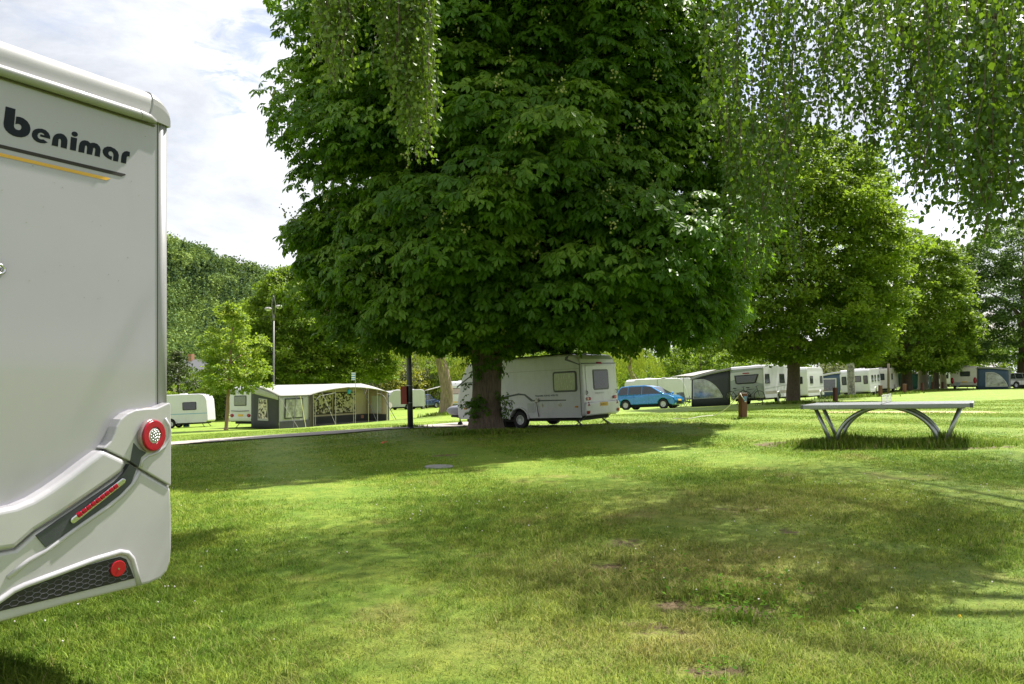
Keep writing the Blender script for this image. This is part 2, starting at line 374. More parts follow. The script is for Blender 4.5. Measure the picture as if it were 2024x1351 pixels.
def build_ground():
    def axis(lo, dlo, dhi, hi, st, g=1.22):
        a = list(np.arange(dlo, dhi, st)); s = st; v = a[-1]
        while v < hi: s *= g; v += s; a.append(v)
        s = st; v = a[0]; pre = []
        while v > lo: s *= g; v -= s; pre.append(v)
        return np.array(pre[::-1]+a)
    xs = axis(-420, -9, 13, 420, 0.14, 1.12); ys = axis(-120, 2.5, 27, 560, 0.14, 1.07)
    XX, YY = np.meshgrid(xs, ys); Zv = Zt(XX, YY)
    Zv = Zv + 0.02*np.sin(XX*1.7+YY*.6)*np.exp(-np.abs(YY)/30)
    dd = dirt_at(XX, YY); Zv = Zv-0.02*dd
    V = np.stack([XX, YY, Zv], -1).reshape(-1, 3); nx, ny = len(xs), len(ys)
    i = np.arange(nx-1)[None, :]+np.arange(ny-1)[:, None]*nx; Fc = np.stack([i, i+1, i+1+nx, i+nx], -1).reshape(-1, 4)
    edge = np.exp(-((path_dist(XX, YY)-PATHW-.12)/0.22)**2)*0.75
    o = fast_mesh('ground', V, Fc, grassmat('turf', False), None, {'dirt': np.maximum(dd, edge).ravel(), 'dry': dry_at(XX, YY).ravel(), 'sand': sand_at(XX, YY).ravel()}, True)
    tag(o, 'mown lawn sloping down to the left with dry and bare patches', 'lawn', kind='structure')
    # path
    mb = MB(); pts = []
    P = [Vector((a, b, 0)) for a, b in PATH]
    fine = []
    for a, b in zip(P[:-1], P[1:]):
        n = max(2, int((b-a).length/0.6))
        for k in range(n): fine.append(a.lerp(b, k/n))
    fine.append(P[-1]); vs = []; fs = []
    for k, p in enumerate(fine):
        d = (fine[min(k+1, len(fine)-1)]-fine[max(k-1, 0)]).normalized(); nrm = Vector((-d.y, d.x, 0))
        for j in range(5):
            q = p+nrm*PATHW*(j/2-1)*(1+0.04*math.sin(k*.7+j)); vs.append((q.x, q.y, zt(q.x, q.y)+0.035+0.02*(1-abs(j/2-1))))
    for k in range(len(fine)-1):
        for j in range(4): fs.append((k*5+j, k*5+j+1, k*5+6+j, k*5+5+j))
    o = mb.add(vs, fs).build('path', mat('asphalt', (0.34, 0.30, 0.27), 0.85, var=.12, scale=30, bump=0.4, bscale=120), None, True)
    tag(o, 'pale asphalt path crossing the lawn', 'path', kind='structure')
build_ground()

def leaf_tris(Pb, D, Nn, Ln, Wd, fold=0.25, wpos=0.55):
    """two triangles per leaf: base Pb, tip direction D, normal Nn (n,3), length Ln, width Wd (n,)"""
    D = D/np.maximum(np.linalg.norm(D, axis=1, keepdims=True), 1e-6)
    S = np.cross(D, Nn); S /= np.maximum(np.linalg.norm(S, axis=1, keepdims=True), 1e-6); U = np.cross(S, D)
    Ln = Ln[:, None]; Wd = Wd[:, None]
    b = Pb; t = Pb+D*Ln; m = Pb+D*Ln*wpos+U*Wd*fold
    l = m-S*Wd*.5; r = m+S*Wd*.5
    n = len(Pb); V = np.stack([b, r, t, l], 1).reshape(-1, 3); i = np.arange(n)*4
    Fc = np.concatenate([np.stack([i, i+1, i+2], 1), np.stack([i, i+2, i+3], 1)])
    return V, Fc

def build_grass():
    rg = np.random.default_rng(3); Vs = []; Fs = []; T = []; Sx = []; Dx = []; base = 0
    bands = [(3.0, 6.0, 15000, .014, .042, .0036, 3), (6.0, 9.5, 8000, .014, .036, .005, 2), (9.5, 14, 3600, .014, .032, .008, 1), (14, 22, 1300, .016, .032, .013, 1), (22, 36, 320, .02, .035, .026, 1)]
    for y0, y1, dens, h0, h1, w, seg in bands:
        area = (y1**2-y0**2)/2*1.36+2*(y1-y0); n = int(area*dens)
        y = np.sqrt(rg.uniform(y0**2, y1**2, n)); x = rg.uniform(-.70, .70, n)*y+rg.uniform(-.8, .8, n)
        # clumpiness
        c = vnoise(x, y, .22)*.5+vnoise(x, y, .07, 2)*.5+vnoise(x, y, .9, 1)*.5-.75
        keep = (dirt_at(x, y)+(vnoise(x, y, .09, 5)-.5)*.5+rg.uniform(-.12, .12, n) < .46) & (rg.uniform(0, 1, n) < .8+.5*c) & (path_dist(x, y) > PATHW+.05) & (sand_at(x, y)*rg.uniform(.4, 1.6, n) < .4)
        x, y, c = x[keep], y[keep], c[keep]; n = len(x)
        z = Zt(x, y)-.006; h = rg.uniform(h0, h1, n)*(.85+.8*c)*rg.choice([1, 1, 1, 1, 1.7], n)
        ph = rg.uniform(0, 2*np.pi, n); lean = rg.uniform(.1, 1.5, n)*h
        wd = w*rg.uniform(.7, 1.4, n); pa = ph+np.pi/2+rg.normal(0, .4, n)
        dx, dy = np.cos(ph)*lean, np.sin(ph)*lean; sx, sy = np.cos(pa)*wd/2, np.sin(pa)*wd/2
        if seg == 1:
            V = np.stack([np.stack([x-sx, y-sy, z], 1), np.stack([x+sx, y+sy, z], 1), np.stack([x+dx, y+dy, z+h], 1)], 1).reshape(-1, 3)
            i = np.arange(n)*3; Fc = np.stack([i, i+1, i+2], 1); k = 3
        else:
            V = np.stack([np.stack([x-sx, y-sy, z], 1), np.stack([x+sx, y+sy, z], 1), np.stack([x+sx*.8+dx*.35, y+sy*.8+dy*.35, z+h*.62], 1),
                          np.stack([x-sx*.8+dx*.35, y-sy*.8+dy*.35, z+h*.62], 1), np.stack([x+dx*1.1, y+dy*1.1, z+h], 1)], 1).reshape(-1, 3)
            i = np.arange(n)*5; Fc = np.concatenate([np.stack([i, i+1, i+2], 1), np.stack([i, i+2, i+3], 1), np.stack([i+3, i+2, i+4], 1)]); k = 5
        Vs.append(V); Fs.append(Fc+base); base += len(V); T.append(np.repeat(rg.uniform(0, 1, n), k))
        dr = dry_at(x, y); st = (rg.uniform(0, 1, n) < .05+.32*dr).astype(float)*rg.uniform(.5, 1, n); Sx.append(np.repeat(st, k)); Dx.append(np.repeat(dr, k))
    # taller tufts: under the table, round trunks and posts
    spots = [(x, y, .5, .4, h_, 1900) for x, y, h_ in [(5.9, 14.6, .12), (6.4, 14.2, .17), (6.9, 13.7, .13), (7.4, 13.3, .16), (7.8, 13.2, .1), (6.1, 14.1, .15)]]+[(x, y, .2, .2, .26, 500) for x, y in [(6.2, 14.2), (7.6, 13.3)]]
    for px, py, a, b, h, n in [(958, 857, .95, .4, .16, 2600), (811, 846, .5, .3, .16, 500), (1568, 797, 1.2, .6, .2, 900), (1684, 785, 1.6, .8, .25, 900), (1468, 828, .3, .2, .1, 150), (1790, 778, .8, .5, .22, 300),
                               (1445, 1222, .14, .1, .07, 260), (1395, 1170, .25, .2, .06, 500), (880, 820, 1.2, .8, .25, 600), (1650, 798, .5, .3, .2, 150), (1500, 1180, .2, .2, .06, 300)]:
        q = at(px, py); spots.append((q[0], q[1], a, b, h, n))
    for cx, cy, a, b, hh, n in spots:
        x = cx+rg.normal(0, a*.6, n); y = cy+rg.normal(0, b*.6, n); z = Zt(x, y)-.01; h = hh*rg.uniform(.35, 1.15, n); ph = rg.uniform(0, 6.28, n); ln = h*rg.uniform(.1, .8, n)
        w = max(.006, cy*.0009)*rg.uniform(.7, 1.5, n); sx, sy = np.cos(ph+1.6)*w, np.sin(ph+1.6)*w; dx, dy = np.cos(ph)*ln, np.sin(ph)*ln
        V = np.stack([np.stack([x-sx, y-sy, z], 1), np.stack([x+sx, y+sy, z], 1), np.stack([x+dx, y+dy, z+h], 1)], 1).reshape(-1, 3); i = np.arange(n)*3
        Vs.append(V); Fs.append(np.stack([i, i+1, i+2], 1)+base); base += len(V); T.append(np.repeat(rg.uniform(0, .7, n), 3)); Sx.append(np.repeat((rg.uniform(0, 1, n) < .06)*.8, 3)); Dx.append(np.zeros(3*n))
    o = fast_mesh('grass', np.concatenate(Vs), np.concatenate(Fs), grassmat('grass_blades', True), None,
                  {'tint': np.concatenate(T), 'straw': np.concatenate(Sx), 'dry': np.concatenate(Dx)})
    tag(o, 'short green lawn grass with straw coloured dry blades', 'grass', kind='stuff')
    # broad leaved weeds and clover leaves
    n = 70000; y = np.sqrt(rg.uniform(9, 15**2, n)); x = rg.uniform(-.7, .7, n)*y
    c = np.sin(x*2.3+1.2*np.sin(y*1.7))*np.sin(y*1.9+np.sin(x*1.3)*1.5+1); k = c+rg.uniform(-.3, .3, n) > .55; x, y = x[k], y[k]
    for px, py, a, m in ((1440, 1190, .18, 60), (1450, 1212, .12, 50), (1530, 1150, .2, 70), (1380, 1165, .2, 80), (1420, 1330, .1, 30), (1300, 1130, .2, 60), (1610, 1215, .25, 60), (1655, 868, .35, 220), (1250, 1150, .3, 60)):
        q = at(px, py); x = np.concatenate([x, q[0]+rg.normal(0, a, m)]); y = np.concatenate([y, q[1]+rg.normal(0, a, m)])
    n = len(x); z = Zt(x, y)+rg.uniform(.015, .05, n); ph = rg.uniform(0, 6.28, n); D = np.stack([np.cos(ph), np.sin(ph), rg.uniform(-.1, .5, n)], 1)
    L_ = rg.uniform(.007, .014, n)*(1+y*.05); L_[-670:] *= 2.4; V, Fc = leaf_tris(np.stack([x, y, z], 1), D, np.tile([0., 0, 1], (n, 1)), L_, L_*.75, .1)
    o = fast_mesh('clover', V, Fc, leafmat('clover_leaf', (.035, .10, .008), (.06, .15, .012), (.11, .2, .02), spec=.05, rough=.8), None, {'tint': np.repeat(rg.uniform(0, 1, n), 4)})
    tag(o, 'patches of broad clover and weed leaves in the lawn', 'clover', kind='stuff')
    # clover flowers
    n = 420; y = rg.uniform(4, 15, n); x = rg.uniform(-.66, .66, n)*y; c = np.sin(x*1.3+2)*np.sin(y*.9)+rg.uniform(-.6, .6, n) > .1; x, y = x[c], y[c]; mb = MB()
    for a, b in zip(x, y): mb.sphere((a, b, zt(a, b)+rg.uniform(.03, .06)), rg.uniform(.004, .007), 4, 6)
    o = mb.build('clover_flowers', mat('clover_white', (.75, .72, .66), .8), None, True, fix=False)
    tag(o, 'scattered small white clover flowers in the lawn', 'flowers', kind='stuff')
build_grass()

# ---------------------------------------------------------------- foliage
def prof_R(prof, z): return np.interp(z, [p[0] for p in prof], [p[1] for p in prof], left=prof[0][1]*.4, right=0.0)
def unit(rg, n):
    v = rg.normal(0, 1, (n, 3)); return v/np.linalg.norm(v, axis=1, keepdims=True)
def clumps(rg, prof, n, inner=0.25, seed=0.0, amp=.10, rho=(.80, 1.03)):
    """clump centres spread over a crown whose radius at height z is given by prof"""
    z0, z1 = prof[0][0], prof[-1][0]; zz = np.linspace(z0, z1, 200); w = prof_R(prof, zz)+.4; w = np.cumsum(w/w.sum())
    z = np.interp(rg.uniform(0, 1, n), w, zz); ph = rg.uniform(0, 2*np.pi, n)
    k = rg.uniform(0, 1, n) < inner; r = rg.uniform(rho[0], rho[1], n); r[k] = np.sqrt(rg.uniform(.0, .6, k.sum()))
    Rz = prof_R(prof, z)*(1+amp*np.sin(ph*3+z*.9+seed)+amp*.8*np.sin(ph*7-z*1.3+seed*2)+amp*.5*np.sin(z*2.3+seed*3))
    ou = np.stack([np.cos(ph), np.sin(ph), np.zeros(n)], 1)
    return np.stack([np.cos(ph)*Rz*r, np.sin(ph)*Rz*r, z], 1), ou, k
def crown_mesh(name, parent, prof, n_cl, per, cl_r, leaf, m, seed, inner=.25, aspect=.62, flat=.6, amp=.1, droop=.35, center=(0, 0), rho=(.8, 1.03), tvar=.35):
    rg = np.random.default_rng(seed); c, ou, inn = clumps(rg, prof, n_cl, inner, seed*.7, amp, rho)
    rr = cl_r*rg.uniform(.6, 1.35, n_cl); u = unit(rg, n_cl*per).reshape(n_cl, per, 3)
    up = u[..., 2]; u[..., 2] = np.where(up < -.25, -up*.6, up)
    P = c[:, None]+u*rr[:, None, None]*np.array([1, 1, flat])*rg.uniform(.72, 1.05, (n_cl, per, 1))
    n_ = n_cl*per; P = P.reshape(-1, 3); Nn = (u+ou[:, None]*.3+np.array([0, 0, .5])).reshape(-1, 3)+rg.normal(0, .24, (n_, 3))
    D = rg.normal(0, 1, (n_, 3))+(ou[:, None]*.7+u*.4).reshape(-1, 3) if n_ == 0 else rg.normal(0, .8, (n_, 3))+np.repeat(ou*.5, per, 0)+u.reshape(-1, 3)*.6
    D[:, 2] -= droop; L_ = leaf*rg.uniform(.65, 1.35, n_)
    P[:, 0] += center[0]; P[:, 1] += center[1]
    V, Fc = leaf_tris(P, D, Nn, L_, L_*aspect, .15)
    t = np.clip(np.repeat(rg.uniform(.5-tvar, .5+tvar, n_cl), per)+rg.normal(0, .16, n_), 0, 1)
    return fast_mesh(name, V, Fc, m, parent, {'tint': np.repeat(t, 4)})
BARK = lambda: mat('bark', (.16, .12, .085), .9, var=.25, scale=5, bump=1.0, bscale=9, stretch=(6, 6, 1), col2=(.05, .038, .028))
def trunk_mesh(name, parent, pts, rads, m, n=14, rough=.08, seed=1):
    rg = random.Random(seed); mb = MB(); P = []; Rr = []
    for (a, b), (c, d) in zip(zip(pts[:-1], rads[:-1]), zip(pts[1:], rads[1:])):
        k = max(2, int((Vector(c)-Vector(a)).length/.35))
        for i in range(k): P.append(Vector(a).lerp(Vector(c), i/k)); Rr.append((b*(1-i/k)+d*i/k)*(1+rg.uniform(-.03, .03)))
    P.append(Vector(pts[-1])); Rr.append(rads[-1]); mb.tube(P, Rr, n)
    if rough:
        vs = []; 
        for i, v in enumerate(mb.v):
            ring, j = divmod(i, n); q = P[min(ring, len(P)-1)]; a = 2*math.pi*j/n
            f = 1+rough*(math.sin(a*5+ring*.15)*.6+math.sin(a*9-ring*.23+seed)*.5+rg.uniform(-.3, .3)); vs.append(tuple(q+(Vector(v)-q)*f))
        mb.v = vs
    return mb, m
def tree(name, label, x, y, prof, m, seed, n_cl, per, cl_r, leaf, trunk=(.3, .2), trunk_h=None, group=None, lean=(0, 0), limbs=5, zbase=None, bark=None, **kw):
    z = zt(x, y)-.05 if zbase is None else zbase
    t = thing(name, label, 'tree', (x, y, z), None, group); rg = random.Random(seed)
    h = prof[-1][0]; th = trunk_h or prof[0][0]+(h-prof[0][0])*.75; r0, r1 = trunk
    base = MB(); zz = [0, .25, prof[0][0]*.5+.3, prof[0][0]+.6, th]
    ctr = lambda q: Vector((lean[0]*q/th, lean[1]*q/th, q))
    mb, _ = trunk_mesh('trunk', t, [ctr(q) for q in zz], [r0*1.35, r0*1.08, r0, (r0+r1)/2, .05], None, 12, .07, seed)
    for i in range(limbs):
        a = rg.uniform(0, 6.28); q = prof[0][0]+rg.uniform(-.2, .5)+(th-prof[0][0])*.5*i/limbs; s = ctr(q); ln = float(prof_R(prof, q+2))*.75
        e = s+Vector((math.cos(a)*ln, math.sin(a)*ln, ln*rg.uniform(.35, .8))); md = s.lerp(e, .5)+Vector((0, 0, ln*.08))
        mb.tube([s, md, e], [r1*.55, r1*.35, .03], 7)
    mb.build('trunk', bark or BARK(), t, True)
    crown_mesh('crown', t, prof, n_cl, per, cl_r, leaf, m, seed, center=(lean[0]*.8, lean[1]*.8), **kw)
    return t
# ---------------------------------------------------------------- the big chestnut
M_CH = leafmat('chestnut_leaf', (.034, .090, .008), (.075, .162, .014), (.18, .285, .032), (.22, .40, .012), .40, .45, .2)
def palmate(rg, Pc, ou, size, tint, parent, name, m, nl=6):
    """horse chestnut leaves: nl drooping leaflets spread from each point Pc; ou = outward direction"""
    n = len(Pc); ou = ou/np.maximum(np.linalg.norm(ou, axis=1, keepdims=True), 1e-6)
    up = np.array([0, 0, 1.]); N0 = ou*.55+up*.8+rg.normal(0, .28, (n, 3)); N0 /= np.linalg.norm(N0, axis=1, keepdims=True)
    A = ou-N0*(ou*N0).sum(1, keepdims=True); A /= np.maximum(np.linalg.norm(A, axis=1, keepdims=True), 1e-6); B = np.cross(N0, A)
    Vs = []; Fs = []; T = []; base = 0
    for k in range(nl):
        a = (k-(nl-1)/2)/(nl-1)*math.radians(250)+rg.normal(0, .12, n); dr = rg.uniform(.25, .75, n)
        D = A*np.cos(a)[:, None]+B*np.sin(a)[:, None]-N0*dr[:, None]; D[:, 2] -= .15
        L_ = size*(1-.35*abs(k-(nl-1)/2)/(nl/2))*rg.uniform(.85, 1.15, n)
        V, Fc = leaf_tris(Pc, D, N0+D*.3, L_, L_*.42, .22, .66); Vs.append(V); Fs.append(Fc+base); base += len(V); T.append(np.repeat(np.clip(tint+rg.normal(0, .07, n), 0, 1), 4))
    return fast_mesh(name, np.concatenate(Vs), np.concatenate(Fs), m, parent, {'tint': np.concatenate(T)})
def build_chestnut():
    x0, y0 = X(962, 23.5), 23.5; z0 = zt(x0, y0)-.06
    t = thing('chestnut_tree', 'huge horse chestnut in the middle of the lawn, in front of the big caravan', 'tree', (x0, y0, z0))
    B = lambda z: z-z0
    pts = [(-.03, 0, -.05), (-.03, 0, .25), (-.02, 0, .9), (0, .05, 1.8), (.0, .1, 2.6), (.1, .15, 4.2), (.2, .2, 8), (.4, .2, 14)]
    mb, _ = trunk_mesh('trunk', t, pts, [.74, .56, .455, .43, .46, .40, .3, .06], None, 28, .07, 4)
    rg = random.Random(5)
    for i in range(16):
        a = i*2.4+rg.uniform(-.3, .3); q = 2.6+i*.55; ln = rg.uniform(4.2, 5.6)*(1 if i < 11 else .7); s = Vector((.05+.02*i, .12, q))
        e = s+Vector((math.cos(a)*ln, math.sin(a)*ln, ln*(.15+.05*i))); md = s.lerp(e, .5)+Vector((0, 0, .5)); mb.tube([s, s.lerp(md, .5)+Vector((0, 0, .12)), md, e], [.2, .16, .11, .03], 8)
    mb.build('trunk', mat('chestnut_bark', (.17, .125, .09), .92, scale=4, bump=1.0, bscale=7, stretch=(5, 5, .8), col2=(.05, .037, .027)), t, True)
    prof = [(B(1.95), 4.6), (B(2.6), 6.0), (B(4), 7.05), (B(5.5), 7.4), (B(7.5), 7.0), (B(9.5), 6.5), (B(12), 6.9), (B(14), 6.7), (B(16), 5.6), (B(18), 3.2), (B(19), .3)]
    rg = np.random.default_rng(11); prof2 = [(z, max(.2, r_-.8)) for z, r_ in prof]; n = 900; c, ou, inn = clumps(rg, prof2, n, .24, 1.3, .06, (.78, 1.03)); c2, ou2, inn2 = clumps(rg, [p for p in prof2 if p[0] < B(6)], 260, .1, 1.3, .06, (.7, 1.0)); c, ou, inn = np.concatenate([c, c2]), np.concatenate([ou, ou2]), np.concatenate([inn, inn2]); n = len(c); c[:, 0] *= 1+.10*np.exp(-((c[:, 2]-B(5.2))/1.6)**2)*(c[:, 0] > 0); c[:, 0] *= np.where(c[:, 0] < 0, 1.07-.19*np.clip((B(7.5)-c[:, 2])/3, 0, 1), 1)
    sh = c.copy(); low = c[:, 2] < B(2.9)
    # droop of the skirt is deeper on the left, as the branches hang
    per = 115; rr = rg.uniform(.65, 1.5, n); u = unit(rg, n*per).reshape(n, per, 3); u[..., 2] = np.abs(u[..., 2])*np.where(rg.uniform(0, 1, (n, per)) < .25, -.5, 1)
    P = c[:, None]+u*rr[:, None, None]*np.array([1, 1, .58])*rg.uniform(.9, 1.04, (n, per, 1))
    O = u*.8+ou[:, None]*.8; P = P.reshape(-1, 3); O = O.reshape(-1, 3); tint = np.clip(np.repeat(rg.uniform(.1, .7, n), per)+.22*u[..., 2].reshape(-1), 0, 1)  # clump tops tinted lighter: light from above put into the leaf colour
    P[:, 0] += .95
    k = P[:, 2] > B(2.55)+.30*np.sin(P[:, 0]*1.7)*np.sin(P[:, 1]*1.3+1)+.55*(vnoise(P[:, 0], P[:, 1], .7)-.5)-.35*np.clip((-P[:, 0]-2)/3, 0, 1); P, O, tint = P[k], O[k], tint[k]
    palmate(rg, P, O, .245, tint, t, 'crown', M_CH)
    # shoots on the trunk, each a tuft of leaves
    sh = [(.42, -.15, 2.05, .22, 16), (.5, -.2, 1.15, .22, 18), (.55, -.2, .75, .2, 20), (-.35, -.4, 1.9, .2, 14), (-.55, -.35, 1.0, .2, 22), (-.2, -.5, .95, .2, 18), (-.42, -.4, .62, .22, 22), (.05, -.5, .75, .12, 6),
          (-.6, -.2, 1.55, .12, 8), (.1, -.5, 2.2, .3, 30), (-.45, -.3, 2.4, .3, 30), (.4, -.3, 2.5, .3, 36)]
    Ps = np.concatenate([np.array([[a, b, c_]])+rg.normal(0, 1, (k_, 3))*r_*.6 for a, b, c_, r_, k_ in sh]); Os = Ps*np.array([1, 1, 0])+np.array([0, -.2, 0])
    palmate(rg, Ps, Os, .15, rg.uniform(.2, .6, len(Ps)), t, 'trunk_shoots', M_CH, 5)
    # pale green fruit clusters at the branch ends
    sel = np.where((~inn) & (rg.uniform(0, 1, n) < .42))[0]; mb = MB()
    for i in sel:
        q = c[i]+ou[i]*rr[i]*.9+np.array([.85, 0, rr[i]*.62])
        for _ in range(12): mb.sphere(tuple(q+rg.normal(0, 1, 3)*np.array([.07, .07, .10])), rg.uniform(.018, .034), 3, 5)
    o = mb.build('fruit_clusters', mat('chestnut_fruit', (.22, .24, .06), .6), t, True, fix=False); o['kind'] = 'stuff'
build_chestnut()

# ---------------------------------------------------------------- birch hanging over the view
M_BI = leafmat('birch_leaf', (.025, .065, .008), (.055, .12, .012), (.15, .22, .035), (.18, .29, .012), .40, .45, .3)
def build_birch():
    x0, y0 = 9.6, 6.2; z0 = zt(x0, y0)-.05
    t = thing('birch_tree', 'weeping birch whose leafy curtains hang into the top right corner', 'tree', (x0, y0, z0))
    mb = MB(); mb.tube([(0, 0, 0), (0, 0, .4), (-.1, 0, 3), (-.3, .1, 7), (-.2, .2, 12), (0, .2, 16)], [.42, .33, .28, .22, .12, .03], 14)
    tops = []
    rg0 = random.Random(3)
    for i in range(22):
        a = math.radians(95+i*11.5+rg0.uniform(-5, 5)) if i < 15 else rg0.uniform(0, 6.28); q = 5.5+rg0.uniform(0, 4.5); ln = rg0.uniform(4, 9); s = Vector((-.25, .1, q)); e = s+Vector((math.cos(a)*ln, math.sin(a)*ln, rg0.uniform(.3, 1.6)))
        md = s.lerp(e, .5)+Vector((0, 0, 1.0)); mb.tube([s, md, e], [.1, .06, .015], 6)
    mb.build('trunk', mat('birch_bark', (.62, .6, .55), .75, scale=3, bump=.5, bscale=12, stretch=(1, 1, 4), col2=(.06, .05, .045)), t, True)
    rg = np.random.default_rng(21); Pn = []; Dn = []; Ln = []; Tn = []; tw = MB()
    def strand(x, y, ztop, zbot, swing, tint, twig=True, dens=1.0):
        n = max(4, int((ztop-zbot)/.026*dens)); s = np.linspace(0, 1, n); a = rg.uniform(0, 6.28); w = swing*(s**1.5)
        px = x+np.cos(a)*w+.03*np.sin(s*9+a); py = y+np.sin(a)*w+.03*np.cos(s*8+a); pz = ztop+(zbot-ztop)*s
        P = np.stack([px, py, pz], 1)-np.array([x0, y0, z0]); j = rg.normal(0, 1, (n, 3)); D = j*.7; D[:, 2] = -np.abs(j[:, 2])*.6-.55
        P += j*np.array([.035, .035, .02]); Pn.append(P); Dn.append(D); Ln.append(rg.uniform(.044, .078, n)); Tn.append(np.clip(tint+rg.normal(0, .15, n), 0, 1))
        if twig:
            q = [tuple(v) for v in np.stack([px, py, pz], 1)[::max(1, n//4)]-np.array([x0, y0, z0])]; tw.tube(q, [.004]*len(q), 3, False)
    def curtain(px0, px1, Y0, Y1, lows, n, tint=.3, ragged=50, bush=5, wid=.16, lmin=.5, lmax=2.2, up=.45):
        # bundles of hanging twigs between px0 and px1, their tips no lower than the line 'lows'
        for _ in range(n):
            px = rg.uniform(px0, px1); Y = rg.uniform(Y0, Y1); low = np.interp(px, [l[0] for l in lows], [l[1] for l in lows])-abs(rg.normal(0, ragged))
            if low < -40 or 1738 < px < 1780: continue
            zb = Zr(low, Y); ln = rg.uniform(lmin, lmax); zt_ = zb+ln
            if rg.uniform() < up: zt_ = max(zt_, Zr(-60, Y))
            zt_ = min(zt_, Zr(-140, Y))
            if zt_ < zb+.25: continue
            w_ = wid*rg.uniform(.5, 1.3); tn = tint+rg.normal(0, .14)
            for b in range(bush):
                strand(X(px, Y)+rg.normal(0, w_), Y+rg.normal(0, w_), zt_-rg.uniform(0, .25), min(zb+abs(rg.normal(0, .28))*(b > 0), zt_-.2), .10, tn+rg.normal(0, .08), b < 2, .75)
    curtain(1395, 1760, 7.0, 10.5, [(1395, 280), (1440, 420), (1500, 470), (1560, 440), (1600, 370), (1660, 320), (1700, 335), (1735, 350), (1752, 100), (1765, 40)], 46, ragged=130, wid=.12)
    curtain(1430, 1610, 8.5, 10.5, [(1430, 480), (1520, 600), (1580, 590), (1610, 500)], 13, ragged=50)
    curtain(1772, 2060, 6.2, 9.5, [(1772, 280), (1790, 390), (1830, 420), (1880, 455), (1930, 490), (2000, 470), (2060, 480)], 60, ragged=120, wid=.13)
    curtain(1480, 2060, 6.5, 10, [(1480, 60), (1600, 150), (1740, 90), (1850, 200), (2060, 230)], 17, ragged=60)
    # tresses in front of the chestnut, sunlit highlights put into a paler tint
    curtain(628, 692, 8.5, 9.5, [(628, 110), (650, 165), (668, 185), (692, 130)], 15, tint=.8, ragged=30, wid=.07, up=.9)
    curtain(700, 750, 8.5, 9.5, [(700, 20), (730, 50), (750, 90)], 8, tint=.8, ragged=30, wid=.07, up=.9)
    curtain(762, 852, 8.5, 9.5, [(762, 130), (790, 240), (815, 320), (836, 350), (852, 260)], 28, tint=.8, ragged=40, wid=.075, up=.85)
    # unseen upper canopy: clumps set back along the sun, shaped to shade the foreground
    n = 3700; px = rg.uniform(-300, 2150, n); py = 745+1/rg.uniform(1/720., 1/190., n); edge = np.interp(px, [-300, 300, 700, 870, 905, 1100, 1300, 1400, 1700, 2150], [1060, 1075, 1062, 1000, 955, 948, 958, 948, 930, 945])
    gy = 1.5*F/(py-745); gx = (px-CX)/F*gy; w = np.where(px < 1000, 1.9, .9)*np.clip((py-edge)/14, 0, 1)*np.where(py > 1235, .55, 1.0)*np.where((px > 1650) & (py > 1130), .55, 1)
    hole = vnoise(gx, gy, 1.1, 3)*.6+vnoise(gx, gy, .4, 4)*.4; w = w*np.clip((hole-.34)*6, .03, 1)
    k = rg.uniform(0, 1, n) < w*gy*gy/110.; gx, gy = gx[k], gy[k]; n = len(gx)
    hh = rg.uniform(8.2, 12.5, n)+.12*gy; q_ = 1/math.tan(SUN_EL)*hh; cx = gx+math.sin(SUN_AZ)*q_; cy = gy+math.cos(SUN_AZ)*q_; cz = hh+Zt(gx, gy)
    k = (cz-CAMZ-.6)/cy > (HY+30)/F; cx, cy, cz = cx[k], cy[k], cz[k]
    for a, b, c_ in zip(cx, cy, cz):
        m_ = 70; q = rg.normal(0, 1, (m_, 3))*np.array([.55, .55, .5])+np.array([a-x0, b-y0, c_-z0]); D = rg.normal(0, 1, (m_, 3)); D[:, 2] -= .8
        Pn.append(q); Dn.append(D); Ln.append(rg.uniform(.05, .085, m_)); Tn.append(rg.uniform(.2, .7, m_))
    P = np.concatenate(Pn); D = np.concatenate(Dn); L_ = np.concatenate(Ln); T = np.concatenate(Tn)
    Nn = rg.normal(0, 1, P.shape)+np.array([0, -.3, .6]); V, Fc = leaf_tris(P, D, Nn, L_, L_*.8, .12, .38)
    fast_mesh('crown', V, Fc, M_BI, t, {'tint': np.repeat(T, 4)})
    tw.build('twigs', mat('birch_twig', (.10, .065, .045), .8), t, True, fix=False)
build_birch()
# ---------------------------------------------------------------- other trees
M_YG = leafmat('maple_leaf', (.036, .080, .008), (.100, .170, .014), (.22, .29, .03), (.27, .40, .025), .48)
M_DK = leafmat('linden_leaf', (.034, .070, .018), (.065, .125, .032), (.17, .26, .06), (.22, .34, .04), .42)
M_BR = leafmat('young_leaf', (.07, .13, .016), (.13, .21, .03), (.32, .35, .07), (.40, .55, .03), .48)
M_OL = leafmat('olive_leaf', (.07, .085, .035), (.13, .145, .06), (.24, .24, .12), (.22, .26, .06), .35)
M_GO = leafmat('golden_leaf', (.12, .15, .02), (.22, .24, .03), (.40, .38, .04), (.4, .42, .03), .4)
M_WI = leafmat('willow_leaf', (.06, .11, .012), (.14, .20, .02), (.30, .32, .05), (.34, .42, .03), .45)
def P_(px, Y): return X(px, Y), Y
tree('maple_tree', 'tall spreading maple right of the chestnut, its thick trunk in front of the white caravans', *P_(1568, 44), [(2.4, 3.6), (3.2, 4.9), (6, 5.3), (9, 5.4), (11.5, 5.1), (13.6, 3.7), (15.2, 1.6), (15.8, .3)],
     M_YG, 31, 1250, 110, .72, .21, (.36, .26), lean=(.3, 0), inner=.3, amp=.09)
